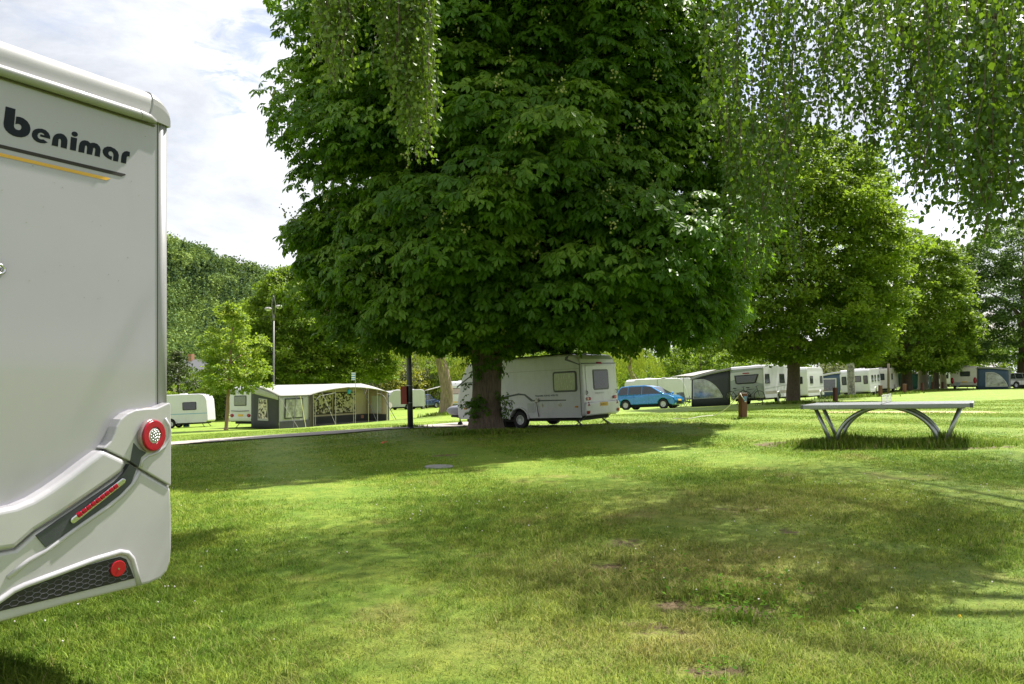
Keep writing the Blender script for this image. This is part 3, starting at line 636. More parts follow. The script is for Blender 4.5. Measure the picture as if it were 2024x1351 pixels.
tree('birch_tree', 'slender birch with black and white speckled trunk behind the table tennis table', *P_(1684, 55), [(5.0, 2.0), (8, 2.8), (11, 3.0), (14, 2.5), (16.3, 1.2), (17.2, .2)], M_DK, 32, 170, 60, .6, .16, (.24, .16), lean=(-.6, 0), inner=.3,
     bark=mat('speckled_bark', (.42, .40, .37), .8, scale=7, bump=.4, col2=(.03, .028, .025), stretch=(1, 1, .8)), limbs=3, droop=1.2)
tree('maple_tree', 'broad sunlit maple with a dark trunk between the posts, left of the three thin trunks', *P_(1792, 80), [(1.9, 4.6), (3, 5.6), (6.3, 6.0), (11, 5.6), (14.2, 4.2), (16, 2.0), (16.8, .3)], M_YG, 33, 900, 80, .85, .30, (.55, .4), inner=.15, amp=.08)
tree('maple_tree', 'low light green tree with a pale trunk next to the broad sunlit maple', *P_(1824, 88), [(2.6, 3), (4, 4.3), (6.5, 4.6), (8.5, 3.5), (9.8, .6)], M_YG, 34, 320, 70, .8, .30, (.48, .4), bark=mat('grey_bark', (.36, .31, .24), .85, scale=3, bump=.4, stretch=(3, 3, 1)), inner=.2)
tree('lime_tree', 'small tree with a thin dark trunk behind the farthest brown posts', *P_(1850, 96), [(2.8, 2), (4.5, 3.4), (6.5, 3.2), (8, .6)], M_YG, 35, 200, 60, .8, .32, (.34, .3), inner=.2)
tree('lime_tree', 'small tree with a pale leaning trunk, nearest the caravan with red tail lights', *P_(1866, 98), [(2.8, 2.5), (4.5, 3.4), (6.5, 3.4), (8.5, .6)], M_YG, 36, 200, 60, .8, .32, (.36, .3), lean=(-.6, 0), bark=MATS['grey_bark'], inner=.2)
tree('linden_tree', 'dark green linden at the right edge by the caravan with red tail lights', *P_(2022, 86), [(3.0, 5.2), (4.2, 7.0), (8, 7.6), (12.5, 7.0), (16.2, 5.7), (18.3, 3.4), (19.4, .4)], M_DK, 37, 950, 80, .85, .28, (.55, .4), inner=.15, droop=.7)
tree('chestnut_tree', 'big yellowish green chestnut behind the street lamp and the awning', *P_(592, 80), [(3.0, 5.0), (5, 6.0), (8, 6.0), (10.8, 5.6), (13.3, 4.0), (15, 1.9), (15.7, .3)], M_YG, 38, 850, 80, .85, .30, (.5, .4), inner=.12, amp=.12)
tree('chestnut_tree', 'darker chestnut behind the awning roof, right of the street lamp', *P_(690, 84), [(3.4, 4.2), (5.5, 5.0), (8, 4.8), (10.5, 3.2), (12, .5)], M_YG, 39, 450, 80, .85, .30, (.45, .35), inner=.12)
tree('young_maple', 'young bright green maple with a thin reddish trunk left of the awning caravan', *P_(447, 43), [(1.9, .7), (2.5, 1.55), (3.3, 1.85), (4.3, 1.6), (5.3, 1.15), (6.4, .7), (7.2, .1)], M_BR, 40, 190, 50, .34, .17, (.095, .07), limbs=8, lean=(.35, 0), inner=.3,
     bark=mat('young_bark', (.30, .19, .13), .8, scale=6, bump=.3), amp=.22)
tree('pine_tree', 'small dull green conifer by the slate roofed house', *P_(352, 84), [(.8, 1.9), (2, 2.3), (4, 2.0), (6, 1.2), (7.6, .2)], leafmat('pine_leaf', (.03, .045, .02), (.055, .07, .03), (.10, .11, .045), tf=.2), 41, 130, 50, .55, .26, (.2, .15), inner=.2)
def bush(name, label, px, Y, r, h, m, seed, group=None, n=None, leaf=None, low=.2):
    sc = Y/100.; tree(name, label, *P_(px, Y), [(low, r*.75), (h*.25, r), (h*.6, r*.95), (h*.85, r*.6), (h, .2)], m, seed, n or max(40, int(40*r*h/ (sc*8))), 46, .75*max(.5, sc), leaf or .30*max(.5, sc), (.16, .12), group=group, limbs=2, inner=.15)
BG = [('olive_tree', 'greyish willow like tree behind the street side white caravans, left of the dark lamp pole', 745, 112, 6.5, 9.0, M_OL), ('olive_tree', 'greyish loose tree directly behind the dark lamp pole', 815, 116, 5.5, 9.5, M_OL),
      ('golden_shrub', 'yellow shrub behind the white caravan, left of the dark lamp pole', 782, 106, 1.9, 5.2, M_GO), ('golden_shrub', 'yellow shrub just right of the dark lamp pole', 826, 106, 1.8, 5.4, M_GO),
      ('olive_shrub', 'low greyish shrub behind the blue off road car', 852, 108, 3.0, 5.2, M_OL), ('bushy_tree', 'green tree left of the chestnut trunk, far behind the old caravan', 905, 110, 5.0, 9.5, M_YG),
      ('bushy_tree', 'light green tree seen over the roof of the big caravan', 1035, 112, 6.0, 9.5, M_BR), ('bushy_tree', 'dark tree seen between the roof of the big caravan and the chestnut crown', 1110, 118, 6.5, 10.5, M_YG),
      ('bushy_tree', 'green tree left of the golden willow', 1190, 120, 5.5, 9, M_YG), ('bushy_tree', 'pale green tree right behind the golden willow', 1340, 112, 4.5, 7, M_BR),
      ('bushy_tree', 'dark bushy tree over the roof of the awning beside the blue car', 1385, 105, 5.5, 8.5, M_YG), ('bushy_tree', 'green tree behind the front of the grey fronted caravan', 1450, 108, 5.0, 8, M_YG), ('bushy_tree', 'light green tree behind the thick maple trunk', 1535, 112, 5.0, 8, M_BR),
      ('olive_shrub', 'brownish olive bush right of the thick maple trunk', 1632, 106, 4.6, 5.5, M_OL), ('bushy_tree', 'green tree behind the speckled birch trunk', 1690, 118, 5.5, 8.5, M_YG),
      ('bushy_tree', 'dark tree behind the cream caravan', 1752, 112, 4.5, 6.5, M_DK), ('bushy_tree', 'green tree between the broad maple and the thin trunks', 1845, 125, 6, 8.5, M_YG), ('bushy_tree', 'green tree behind the caravan with red tail lights', 1905, 122, 6, 9, M_BR),
      ('bushy_tree', 'green tree behind the silver estate car', 1985, 120, 6, 8.5, M_YG), ('bushy_tree', 'shady bush behind the left end of the awning', 500, 96, 4.5, 5.5, M_OL), ('bushy_tree', 'green tree beside the slate roofed house', 430, 108, 3.6, 6.5, M_YG),
      ('bushy_tree', 'round green tree over the small white caravan at the left', 340, 100, 4.6, 7.0, M_YG), ('bushy_tree', 'green tree between the two chestnuts behind the awning', 640, 104, 5.5, 8.5, M_YG)]
for i, (nm, lb, px, Y, r, h, m) in enumerate(BG):
    bush(nm, lb, px, Y, r, h, m, 100+i, 'trees closing the view behind the campsite')

def willow(label, x, y, h, r, trunk_pts, rads, seed, n=240, low=1.5, leaf=.14, wid=.2, side=None, ivy=0):
    z = zt(x, y)-.05; t = thing('willow_tree', label, 'tree', (x, y, z)); rg = np.random.default_rng(seed)
    mb, _ = trunk_mesh('trunk', t, trunk_pts, rads, None, 12, .06, seed); top = Vector(trunk_pts[-1])
    rr = random.Random(seed)
    for i in range(7):
        a = rr.uniform(0, 6.28); e = top+Vector((math.cos(a)*r*.55, math.sin(a)*r*.55, h-top.z-rr.uniform(.3, 1.4))); mb.tube([top-Vector((0, 0, .3)), top.lerp(e, .5)+Vector((0, 0, .3)), e], [rads[-1]*.6, rads[-1]*.4, .04], 6)
    mb.build('trunk', MATS['willow_bark'], t, True)
    Pn = []; Dn = []; T = []
    for _ in range(n):
        a = rg.uniform(0, 6.28); q = math.sqrt(rg.uniform(.02, 1))*r
        if side is not None and rg.uniform() < .7: a = side+rg.normal(0, .7)
        zt_ = h*(1-.32*(q/r)**2)*rg.uniform(.75, 1.02); zb = max(low*rg.uniform(.8, 1.6), zt_-rg.uniform(1.0, 3.6)); k = max(8, int((zt_-zb)/(leaf*.45)))
        s = np.linspace(0, 1, k); bx = top.x+math.cos(a)*q*(1+.1*s); by = top.y+math.sin(a)*q*(1+.1*s)
        for rep in range(2):
            P = np.stack([bx, by, zt_+(zb-zt_)*s], 1)+rg.normal(0, .09, (k, 3)); D = rg.normal(0, .35, (k, 3)); D[:, 2] = -1; Pn.append(P); Dn.append(D); T.append(np.clip(rg.uniform(.2, .85)+rg.normal(0, .12, k), 0, 1))
    if ivy:
        k = ivy; u = rg.uniform(0, 1, k); i = [Vector(trunk_pts[1]).lerp(top, float(q)) for q in u]; P = np.array([tuple(v) for v in i])+rg.normal(0, 1, (k, 3))*np.array([.35, .35, .3]); Pn.append(P); D = rg.normal(0, .4, (k, 3)); D[:, 2] = -1; Dn.append(D); T.append(rg.uniform(.0, .4, k))
    P = np.concatenate(Pn); D = np.concatenate(Dn); V, Fc = leaf_tris(P, D, rg.normal(0, 1, P.shape), np.full(len(P), leaf*1.6)*rg.uniform(.7, 1.3, len(P)), np.full(len(P), leaf*wid*1.6), .05)
    fast_mesh('crown', V, Fc, M_WI, t, {'tint': np.repeat(np.concatenate(T), 4)}); return t
mat('willow_bark', (.32, .25, .17), .9, scale=3, bump=.8, bscale=7, stretch=(4, 4, 1), col2=(.12, .09, .06))
willow('leaning willow with a thick bare trunk between the lamp pole and the big chestnut', *P_(881, 46), 6.6, 2.6, [(0, 0, 0), (.0, 0, .4), (.05, 0, 1.6), (-.15, 0, 2.7), (-.45, 0, 3.9), (-.5, 0, 4.6)], [.52, .42, .37, .33, .3, .25], 51, n=200, low=3.3, leaf=.12, ivy=260)
willow('golden green weeping willow with twin trunks behind the blue car', *P_(1263, 94), 8.6, 3.9, [(0, 0, 0), (0, 0, .6), (-.3, 0, 2.2), (-1.0, 0, 3.6), (-1.2, 0, 4.6)], [.5, .42, .35, .28, .22], 52, n=150, low=2.2, leaf=.2)
willow('far golden weeping willow behind the leaning willow trunk', *P_(930, 104), 8.0, 3.5, [(0, 0, 0), (0, 0, .6), (.3, 0, 2.2), (.5, 0, 3.6)], [.4, .35, .3, .2], 53, n=160, low=2.2, leaf=.24)

# ---------------------------------------------------------------- wooded hill
def build_hill():
    def H(x): return np.clip(65-(x+150)*.34, 5, 120)
    def hz(x, y):
        s = np.clip((y-165)/175., 0, 1); s = s*s*(3-2*s)*.6+s*.4
        return -3.5+(H(x)-8)*s-np.maximum(0, y-345)*.1
    xs = np.linspace(-420, 330, 90); ys = np.linspace(150, 560, 50); XX, YY = np.meshgrid(xs, ys); Z = hz(XX, YY)+1.5*np.sin(XX*.05)*np.sin(YY*.04)-.6
    nx, ny = 90, 50; V = np.stack([XX, YY, Z], -1).reshape(-1, 3); i = np.arange(nx-1)[None, :]+np.arange(ny-1)[:, None]*nx
    o = fast_mesh('hill', V, np.stack([i, i+1, i+1+nx, i+nx], -1).reshape(-1, 4), mat('hill_soil', (.05, .08, .02), .95, scale=.2), None, None, True)
    tag(o, 'steep hillside rising at the left behind the campsite', 'hill', kind='structure')
    rg = np.random.default_rng(61); n = 3700; y = np.sqrt(rg.uniform(165**2, 352**2, n)); x = rg.uniform(-1.1, .33, n)*y; k = (x < -.12*y) | (rg.uniform(0, 1, n) < .35); x, y = x[k], y[k]
    z = hz(x, y)-.6; n = len(x); per = 240; hgt = rg.uniform(7, 13, n)*(1.3-.35*np.clip((y-180)/150, 0, 1)); r = hgt*rg.uniform(.28, .44, n); con = (np.sin(x*.045+1)*np.sin(y*.05)+rg.uniform(-.8, .8, n)) > .5
    hgt[con] *= 1.2; r[con] *= .6
    u = unit(rg, n*per).reshape(n, per, 3); u[..., 2] = u[..., 2]*.75+.25
    taper = np.where(con[:, None], np.clip(1-(u[..., 2]+.5)/1.5, .05, 1)*1.3, 1)
    lump = 1+.2*np.sin(u[..., 0]*6+x[:, None])*np.sin(u[..., 1]*6+y[:, None])+.1*np.sin(u[..., 2]*9+x[:, None])
    P = np.stack([x[:, None]+u[..., 0]*r[:, None]*taper*lump, y[:, None]+u[..., 1]*r[:, None]*taper*lump, z[:, None]+hgt[:, None]*(.55+.45*u[..., 2]*lump)], -1).reshape(-1, 3)
    Nn = (u*np.array([1, 1, .8])).reshape(-1, 3)+rg.normal(0, .17, (n*per, 3)); D = rg.normal(0, 1, (n*per, 3)); s = rg.uniform(.7, 1.3, n*per)*.62*np.repeat(.7+y/400, per)
    V, Fc = leaf_tris(P, D, Nn, s, s*.75, .1)
    t = rg.beta(1.0, 1.3, n)*.9+.02; t = t+.3*(np.sin(x*.03+y*.021) > .4)*rg.uniform(0, 1, n); t[con] *= .15; t = np.clip(np.repeat(t, per)+rg.normal(0, .1, n*per), 0, 1)
    o = fast_mesh('hillside_wood', V, Fc, leafmat('hill_leaf', (.035, .072, .028), (.095, .165, .04), (.22, .30, .06), (.20, .28, .05), .2, .7, .1, .12), None, {'tint': np.repeat(t, 4)})
    tag(o, 'dense mixed forest covering the hillside at the left', 'forest', kind='stuff')
build_hill()
def build_haze():
    m = bpy.data.materials.new('haze'); m.use_nodes = True; nt = m.node_tree; nt.nodes.clear(); o = nt.nodes.new('ShaderNodeOutputMaterial'); v = nt.nodes.new('ShaderNodeVolumePrincipled')
    v.inputs['Color'].default_value = (.75, .82, .9, 1); v.inputs['Density'].default_value = .0006; nt.links.new(v.outputs[0], o.inputs['Volume'])
    ob = MB().box(-430, 430, -130, 570, -12, 110).build('haze', m); tag(ob, 'thin bluish summer haze', 'haze', kind='stuff')
# hedge and house at the left
def build_left_far():
    x0, x1, Y = X(300, 74), X(447, 74), 74.0; z = zt((x0+x1)/2, Y)
    t = thing('hedge', 'clipped bright green hedge behind the small white caravan at the left', 'hedge', ((x0+x1)/2, Y, z)); L_ = (x1-x0)/2
    rg = np.random.default_rng(71); n = 15000; P = np.stack([rg.uniform(-L_, L_, n), rg.uniform(-.7, .7, n), rg.uniform(0, 1, n)], 1); f = rg.uniform(0, 1, n); a = f < .5; P[a, 1] = -.7+rg.normal(0, .06, a.sum()); P[~a, 2] = 1
    P[:, 2] = P[:, 2]*(2.6+.15*np.sin(P[:, 0]*2.1))+rg.normal(0, .06, n); V, Fc = leaf_tris(P, rg.normal(0, 1, (n, 3)), rg.normal(0, .4, (n, 3))+np.array([0, -.6, .6]), np.full(n, .2), np.full(n, .15))
    fast_mesh('foliage', V, Fc, M_BR, t, {'tint': np.repeat(rg.uniform(0, .75, n), 4)})
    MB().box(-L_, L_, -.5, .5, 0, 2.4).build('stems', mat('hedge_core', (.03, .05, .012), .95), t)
    Y = 132.0; x = X(408, Y); z = zt(x, Y)-.3; h = thing('house', 'beige house with a dark slate roof among the trees at the left', 'house', (x, Y, z), (0, 0, R(-14)))
    MB().box(-4.2, 4.2, -3.5, 3.5, 0, 5.3).build('wall', mat('render_beige', (.55, .46, .34), .9), h)
    rf = MB().prism([(-3.9, 5.1), (0, 9.0), (3.9, 5.1), (3.9, 5.3), (0, 9.25), (-3.9, 5.3)], lambda p, d: (d, p[0], p[1]), -4.6, 4.6).build('roof', mat('slate', (.17, .17, .19), .6, scale=8, bump=.5, bscale=20), h)
    MB().prism([(-3.5, 5.25), (0, 8.9), (3.5, 5.25)], lambda p, d: (d, p[0], p[1]), -4.2, 4.2).build('gable', MATS['render_beige'], h)
    MB().box(-3.4, -2.7, -.4, .4, 7.5, 10.2).build('chimney', mat('brick', (.3, .14, .09), .9), rf)
    dm = MB().box(.6, 1.9, -3.3, -1.8, 5.6, 7.1).build('dormer', mat('render_white', (.72, .7, .66), .8), h)
    for a in (-2.6, 0, 2.6):
        for q in (1.0, 3.6):
            w = MB().box(a-.55, a+.55, -3.56, -3.46, q, q+1.2).build('window', mat('white_frame', (.7, .7, .68), .5), h); MB().box(a-.45, a+.45, -3.60, -3.55, q+.1, q+1.1).build('pane', mat('dark_glass', (.02, .025, .03), .06, spec=.9), w)
build_left_far()
# ---------------------------------------------------------------- materials of things
WHITE = mat('caravan_white', (.56, .555, .59), .32, var=.03, scale=1.5, coat=.25, dirt=.12)
WHITE2 = mat('caravan_bumper_white', (.60, .62, .58), .35, var=.03, scale=1.5, coat=.25, dirt=.10)  # slightly greener white, for the awning caravan's bumper
CREAM = mat('caravan_cream', (.54, .51, .45), .4, var=.03, dirt=.12)
GLASS = mat('dark_glass', (.02, .025, .03), .06, spec=.9)
RUB = mat('black_rubber', (.025, .025, .027), .75)
TYRE = mat('tyre_rubber', (.018, .018, .019), .85, bump=.3)
STEEL = mat('galvanised_steel', (.42, .44, .45), .38, metal=.85, var=.12, scale=14, bump=.05)
CHROME = mat('chrome', (.60, .60, .63), .22, metal=1.0)
RIM = mat('rim_silver', (.5, .51, .52), .35, metal=.6)
DKBLUE = mat('stripe_dark', (.03, .035, .06), .35, coat=.2)
REDL = mat('red_lens', (.27, .002, .018), .2, coat=.15, spec=.3, var=.02)
ORANGEL = mat('orange_lens', (.62, .16, .02), .2, coat=.5)
WHL = mat('clear_lens', (.62, .62, .6), .15, coat=.8, spec=.8, scale=60, var=.2)
YPL = mat('plate_yellow', (.68, .42, .04), .5)
CHASSIS = mat('chassis_black', (.02, .02, .02), .8)
WOODP = mat('post_wood', (.15, .055, .028), .7, scale=4, bump=.3, stretch=(6, 6, 1), col2=(.10, .035, .018))
CURT = mat('net_curtain', (.16, .17, .17), .25, var=.3, scale=9, coat=.9, stretch=(3, 3, .6), spec=.8, col2=(.10, .12, .09))
BLUEP = mat('trim_blue', (.10, .22, .42), .4)
CLOTHW = mat('awning_white', (.30, .295, .28), .8, var=.10, scale=1.4, bump=.8, bscale=2.2)
CLOTHG = mat('awning_charcoal', (.055, .057, .065), .8, var=.1, bump=.1)
CLOTHB = mat('awning_beige', (.62, .52, .43), .85, var=.06, scale=1.5)
CLOTHN = mat('awning_navy', (.05, .085, .14), .8, var=.1)
CLOTHL = mat('awning_light_grey', (.46, .455, .47), .8, var=.06)

def rrect(u0, u1, z0, z1, r, n=3, slant=0.0):
    pts = []
    for cx, cz, a0 in ((u1-r, z1-r, 0), (u0+r, z1-r, 90), (u0+r, z0+r, 180), (u1-r, z0+r, 270)):
        for k in range(n+1):
            a = math.radians(a0+90*k/n); pts.append((cx+r*math.cos(a), cz+r*math.sin(a)))
    if slant: pts = [(u+slant*(z-z0)*(1 if u > (u0+u1)/2 else -1), z) for u, z in pts]
    return pts
class Faces:
    """outer faces of a body with length L, width W; xf(z) and xb(z) give the front and rear edge"""
    def __init__(s, prof, W):
        s.W = W; s.zs = sorted({p[1] for p in prof}); s.prof = prof
        top = max(p[1] for p in prof)
        fr = sorted([(p[1], p[0]) for p in prof if p[0] > 0]); bk = sorted([(p[1], p[0]) for p in prof if p[0] < 0])
        s.f = lambda z: float(np.interp(z, [a for a, _ in fr], [b for _, b in fr])); s.b = lambda z: float(np.interp(z, [a for a, _ in bk], [b for _, b in bk]))
        s.fc = fr; s.bc = bk
    def fn(s, face):
        if face == 'L': return lambda p, d: (p[0], s.W/2+d, p[1])
        if face == 'R': return lambda p, d: (p[0], -s.W/2-d, p[1])
        if face == 'B': return lambda p, d: (s.xb(p[1])-d, p[0], p[1])
        return lambda p, d: (s.xf(p[1])+d, p[0], p[1])
def wheel(parent, c, ax, r, w=.2, spokes=0, rimmat=None, name='wheel'):
    """c = centre of the outer face; ax = outward unit axis"""
    c = Vector(c); ax = Vector(ax); o = MB().disc(c-ax*w, ax, r*.55, r, w, 28).build(name, TYRE, parent, bevel=.025, seg=3)
    rm = MB().disc(c-ax*w*.8, ax, 0, r*.6, w*.52, 24); rm.disc(c-ax*.06, ax, r*.52, r*.62, .05, 28); rm.disc(c-ax*.10, ax, 0, r*.16, .07, 12)
    u = ax.orthogonal().normalized(); v = ax.cross(u); n = spokes or 8
    for k in range(n):
        a = 2*math.pi*k/n; d = u*math.cos(a)+v*math.sin(a); t_ = u*-math.sin(a)+v*math.cos(a); h = r*.035*(1.8 if spokes else 1)
        p0 = c-ax*.07+d*r*.12; p1 = c-ax*.05+d*r*.55; rm.quadbox(p0-t_*h, p0+t_*h, p1+t_*h*1.3, p1-t_*h*1.3, ax*.03)
    bk = rm.build('rim', rimmat or RIM, o); MB().disc(c-ax*.105, ax, r*.17, r*.5, .006, 24).build('brake_disc', CHASSIS, o)
    return o
def window(parent, fn, u0, u1, z0, z1, r=.07, fm=None, pm=None, fw=.05, slant=0.0, d=.0, name='window'):
    w = MB().prism(rrect(u0, u1, z0, z1, r, slant=slant), fn, -.02+d, .022+d).build(name, fm or RUB, parent, bevel=.006, seg=1)
    MB().prism(rrect(u0+fw, u1-fw, z0+fw, z1-fw, max(.01, r-fw*.5), slant=slant), fn, .01+d, .030+d).build('pane', pm or GLASS, w); return w
def strip(parent, name, fn, poly, m, d0=-.01, d1=.006):
    return MB().prism(poly, fn, d0, d1).build(name, m, parent)
def caravan(label, corner, cname, fwd, L_, W, H, wx, group=None, wins=(), name='caravan', paint=None, front='slant', zb=.40, doors=(), stripes=(), vents=((-.8, .45), (1.0, .5)), tow=True, wr=.31, lights=True, jacks=True, skirt=True, tag_cat='caravan', rearslope=0.0, pm=None):
    """corner: ground point of one body corner; cname: which corner ('BL' rear left, 'FL' front left, 'BR')"""
    f = Vector((fwd[0], fwd[1], 0)).normalized(); l = Vector((-f.y, f.x, 0)); c = Vector((corner[0], corner[1], 0))
    c -= f*(L_/2)*(1 if cname[0] == 'F' else -1); c -= l*(W/2)*(1 if cname[1] == 'L' else -1)
    loc, rot = settle(c.x, c.y, f.x, f.y, L_*.45, W*.45); t = thing(name, label, tag_cat, loc, rot, group)
    h = L_/2; P = paint or WHITE
    bk = [(-h+.05, zb), (-h, zb+.12), (-h+rearslope*.2, 1.2), (-h+rearslope*.6+.01, H-.45), (-h+rearslope+.07, H-.2), (-h+rearslope+.22, H-.05), (-h+rearslope+.5, H)]
    if front == 'slant': fr = [(h-1.05, H), (h-.78, H-.06), (h-.55, H-.2), (h-.28, H-.65), (h-.08, 1.35), (h, .95), (h-.01, zb+.1), (h-.05, zb)]
    elif front == 'round': fr = [(h-.6, H), (h-.3, H-.08), (h-.14, H-.25), (h-.03, H-.7), (h, 1.2), (h, zb+.2), (h-.1, zb)]
    else: fr = [(h-.4, H), (h-.15, H-.05), (h-.05, H-.18), (h, H-.45), (h, zb+.12), (h-.04, zb)]
    ar = wr+.10; notch = [(wx+ar*math.cos(a), max(zb, wr+.02+ar*math.sin(a))) for a in [math.pi*k/8 for k in range(0, 9)]]
    fc = Faces(bk+fr, W); zs_b = sorted([(z, x) for x, z in bk]); zs_f = sorted([(z, x) for x, z in fr])
    fc.xb = lambda z: float(np.interp(z, [a for a, _ in zs_b], [b for _, b in zs_b])); fc.xf = lambda z: float(np.interp(z, [a for a, _ in zs_f], [b for _, b in zs_f]))
    poly = bk+fr+notch
    MB().prism(poly, lambda p, d: (p[0], d, p[1]), -W/2, W/2).build('body', P, t, bevel=.07, seg=3, ang=50)
    MB().box(-h+.3, h-.3, -W/2+.22, W/2-.22, zb-.16, zb+.35).build('chassis', CHASSIS, t)
    for face, u0, u1, z0, z1, *k in wins:
        kw = k[0] if k else {}; window(t, fc.fn(face), u0, u1, z0, z1, **kw)
    for s in (1, -1):
        wheel(t, (wx, s*(W/2-.05), wr), (0, s, 0), wr)
        arch = [(wx+(ar+.06)*math.cos(a), wr+.02+(ar+.06)*math.sin(a)) for a in [math.pi*k/10 for k in range(11)]]+[(wx+ar*math.cos(a), wr+.02+ar*math.sin(a)) for a in [math.pi*k/10 for k in range(10, -1, -1)]]
        MB().prism([p for p in arch], fc.fn('L' if s == 1 else 'R'), -.02, .03).build('wheel_arch', P, t, bevel=.012)
        if skirt:
            for a, b in ((-h+.12, wx-ar-.08), (wx+ar+.08, h-.15)):
                if b-a > .3: strip(t, 'sill', fc.fn('L' if s == 1 else 'R'), [(a, zb-.04), (b, zb-.04), (b, zb+.14), (a, zb+.14)], P, -.03, .018)
    for face, u0, u1, z0, z1 in doors:
        fn = fc.fn(face); d_ = MB().prism(rrect(u0, u1, z0, z1, .05), fn, -.01, .010).build('door', P, t, bevel=.004); 
        MB().prism(rrect(u0-.012, u1+.012, z0-.012, z1+.012, .055), fn, -.01, .003).build('seal', mat('door_seal', (.18, .18, .17), .6), d_)
        MB().prism(rrect(u0+.05, u0+.11, 1.05, 1.2, .02), fn, .0, .04).build('handle', RUB, d_)
    for nm, face, poly_, m in stripes: strip(t, nm, fc.fn(face), poly_, m)
    for x, s in vents: MB().box(x-s/2, x+s/2, -.25, .25, H-.01, H+.09).build('roof_vent', mat('vent_plastic', (.6, .6, .58), .4), t, bevel=.03)
    if lights:
        for s in (1, -1):
            MB().prism(rrect(s*(W/2-.2)-.09, s*(W/2-.2)+.09, .72, .95, .04), fc.fn('B'), -.01, .03).build('tail_light', REDL, t, bevel=.01)
        MB().prism(rrect(-.26, .26, .60, .72, .01), fc.fn('B'), -.01, .02).build('number_plate', YPL, t)
    if tow:
        m = MB(); m.tube([(h-.1, .55, zb-.05), (h+1.0, .06, zb)], .04, 6); m.tube([(h-.1, -.55, zb-.05), (h+1.0, -.06, zb)], .04, 6); m.tube([(h+.7, 0, zb), (h+1.35, 0, zb+.03)], .05, 6); dr = m.build('drawbar', CHASSIS, t)
        MB().tube([(h+.8, .12, zb+.3), (h+.8, .12, .12)], .025, 6).disc((h+.8, .09, .11), (0, 1, 0), 0, .11, .06, 16).build('jockey_wheel', TYRE, dr)
    if jacks:
        for sx in (-1, 1):
            for sy in (-1, 1):
                x = sx*(h-.55); j = MB().tube([(x, sy*.75, zb-.08), (x+sx*.22, sy*.88, .03)], .022, 6); j.box(x+sx*.22-.09, x+sx*.22+.09, sy*.88-.06, sy*.88+.06, 0, .03); j.build('jack', CHASSIS, t)
    t['_h'] = h; return t, fc

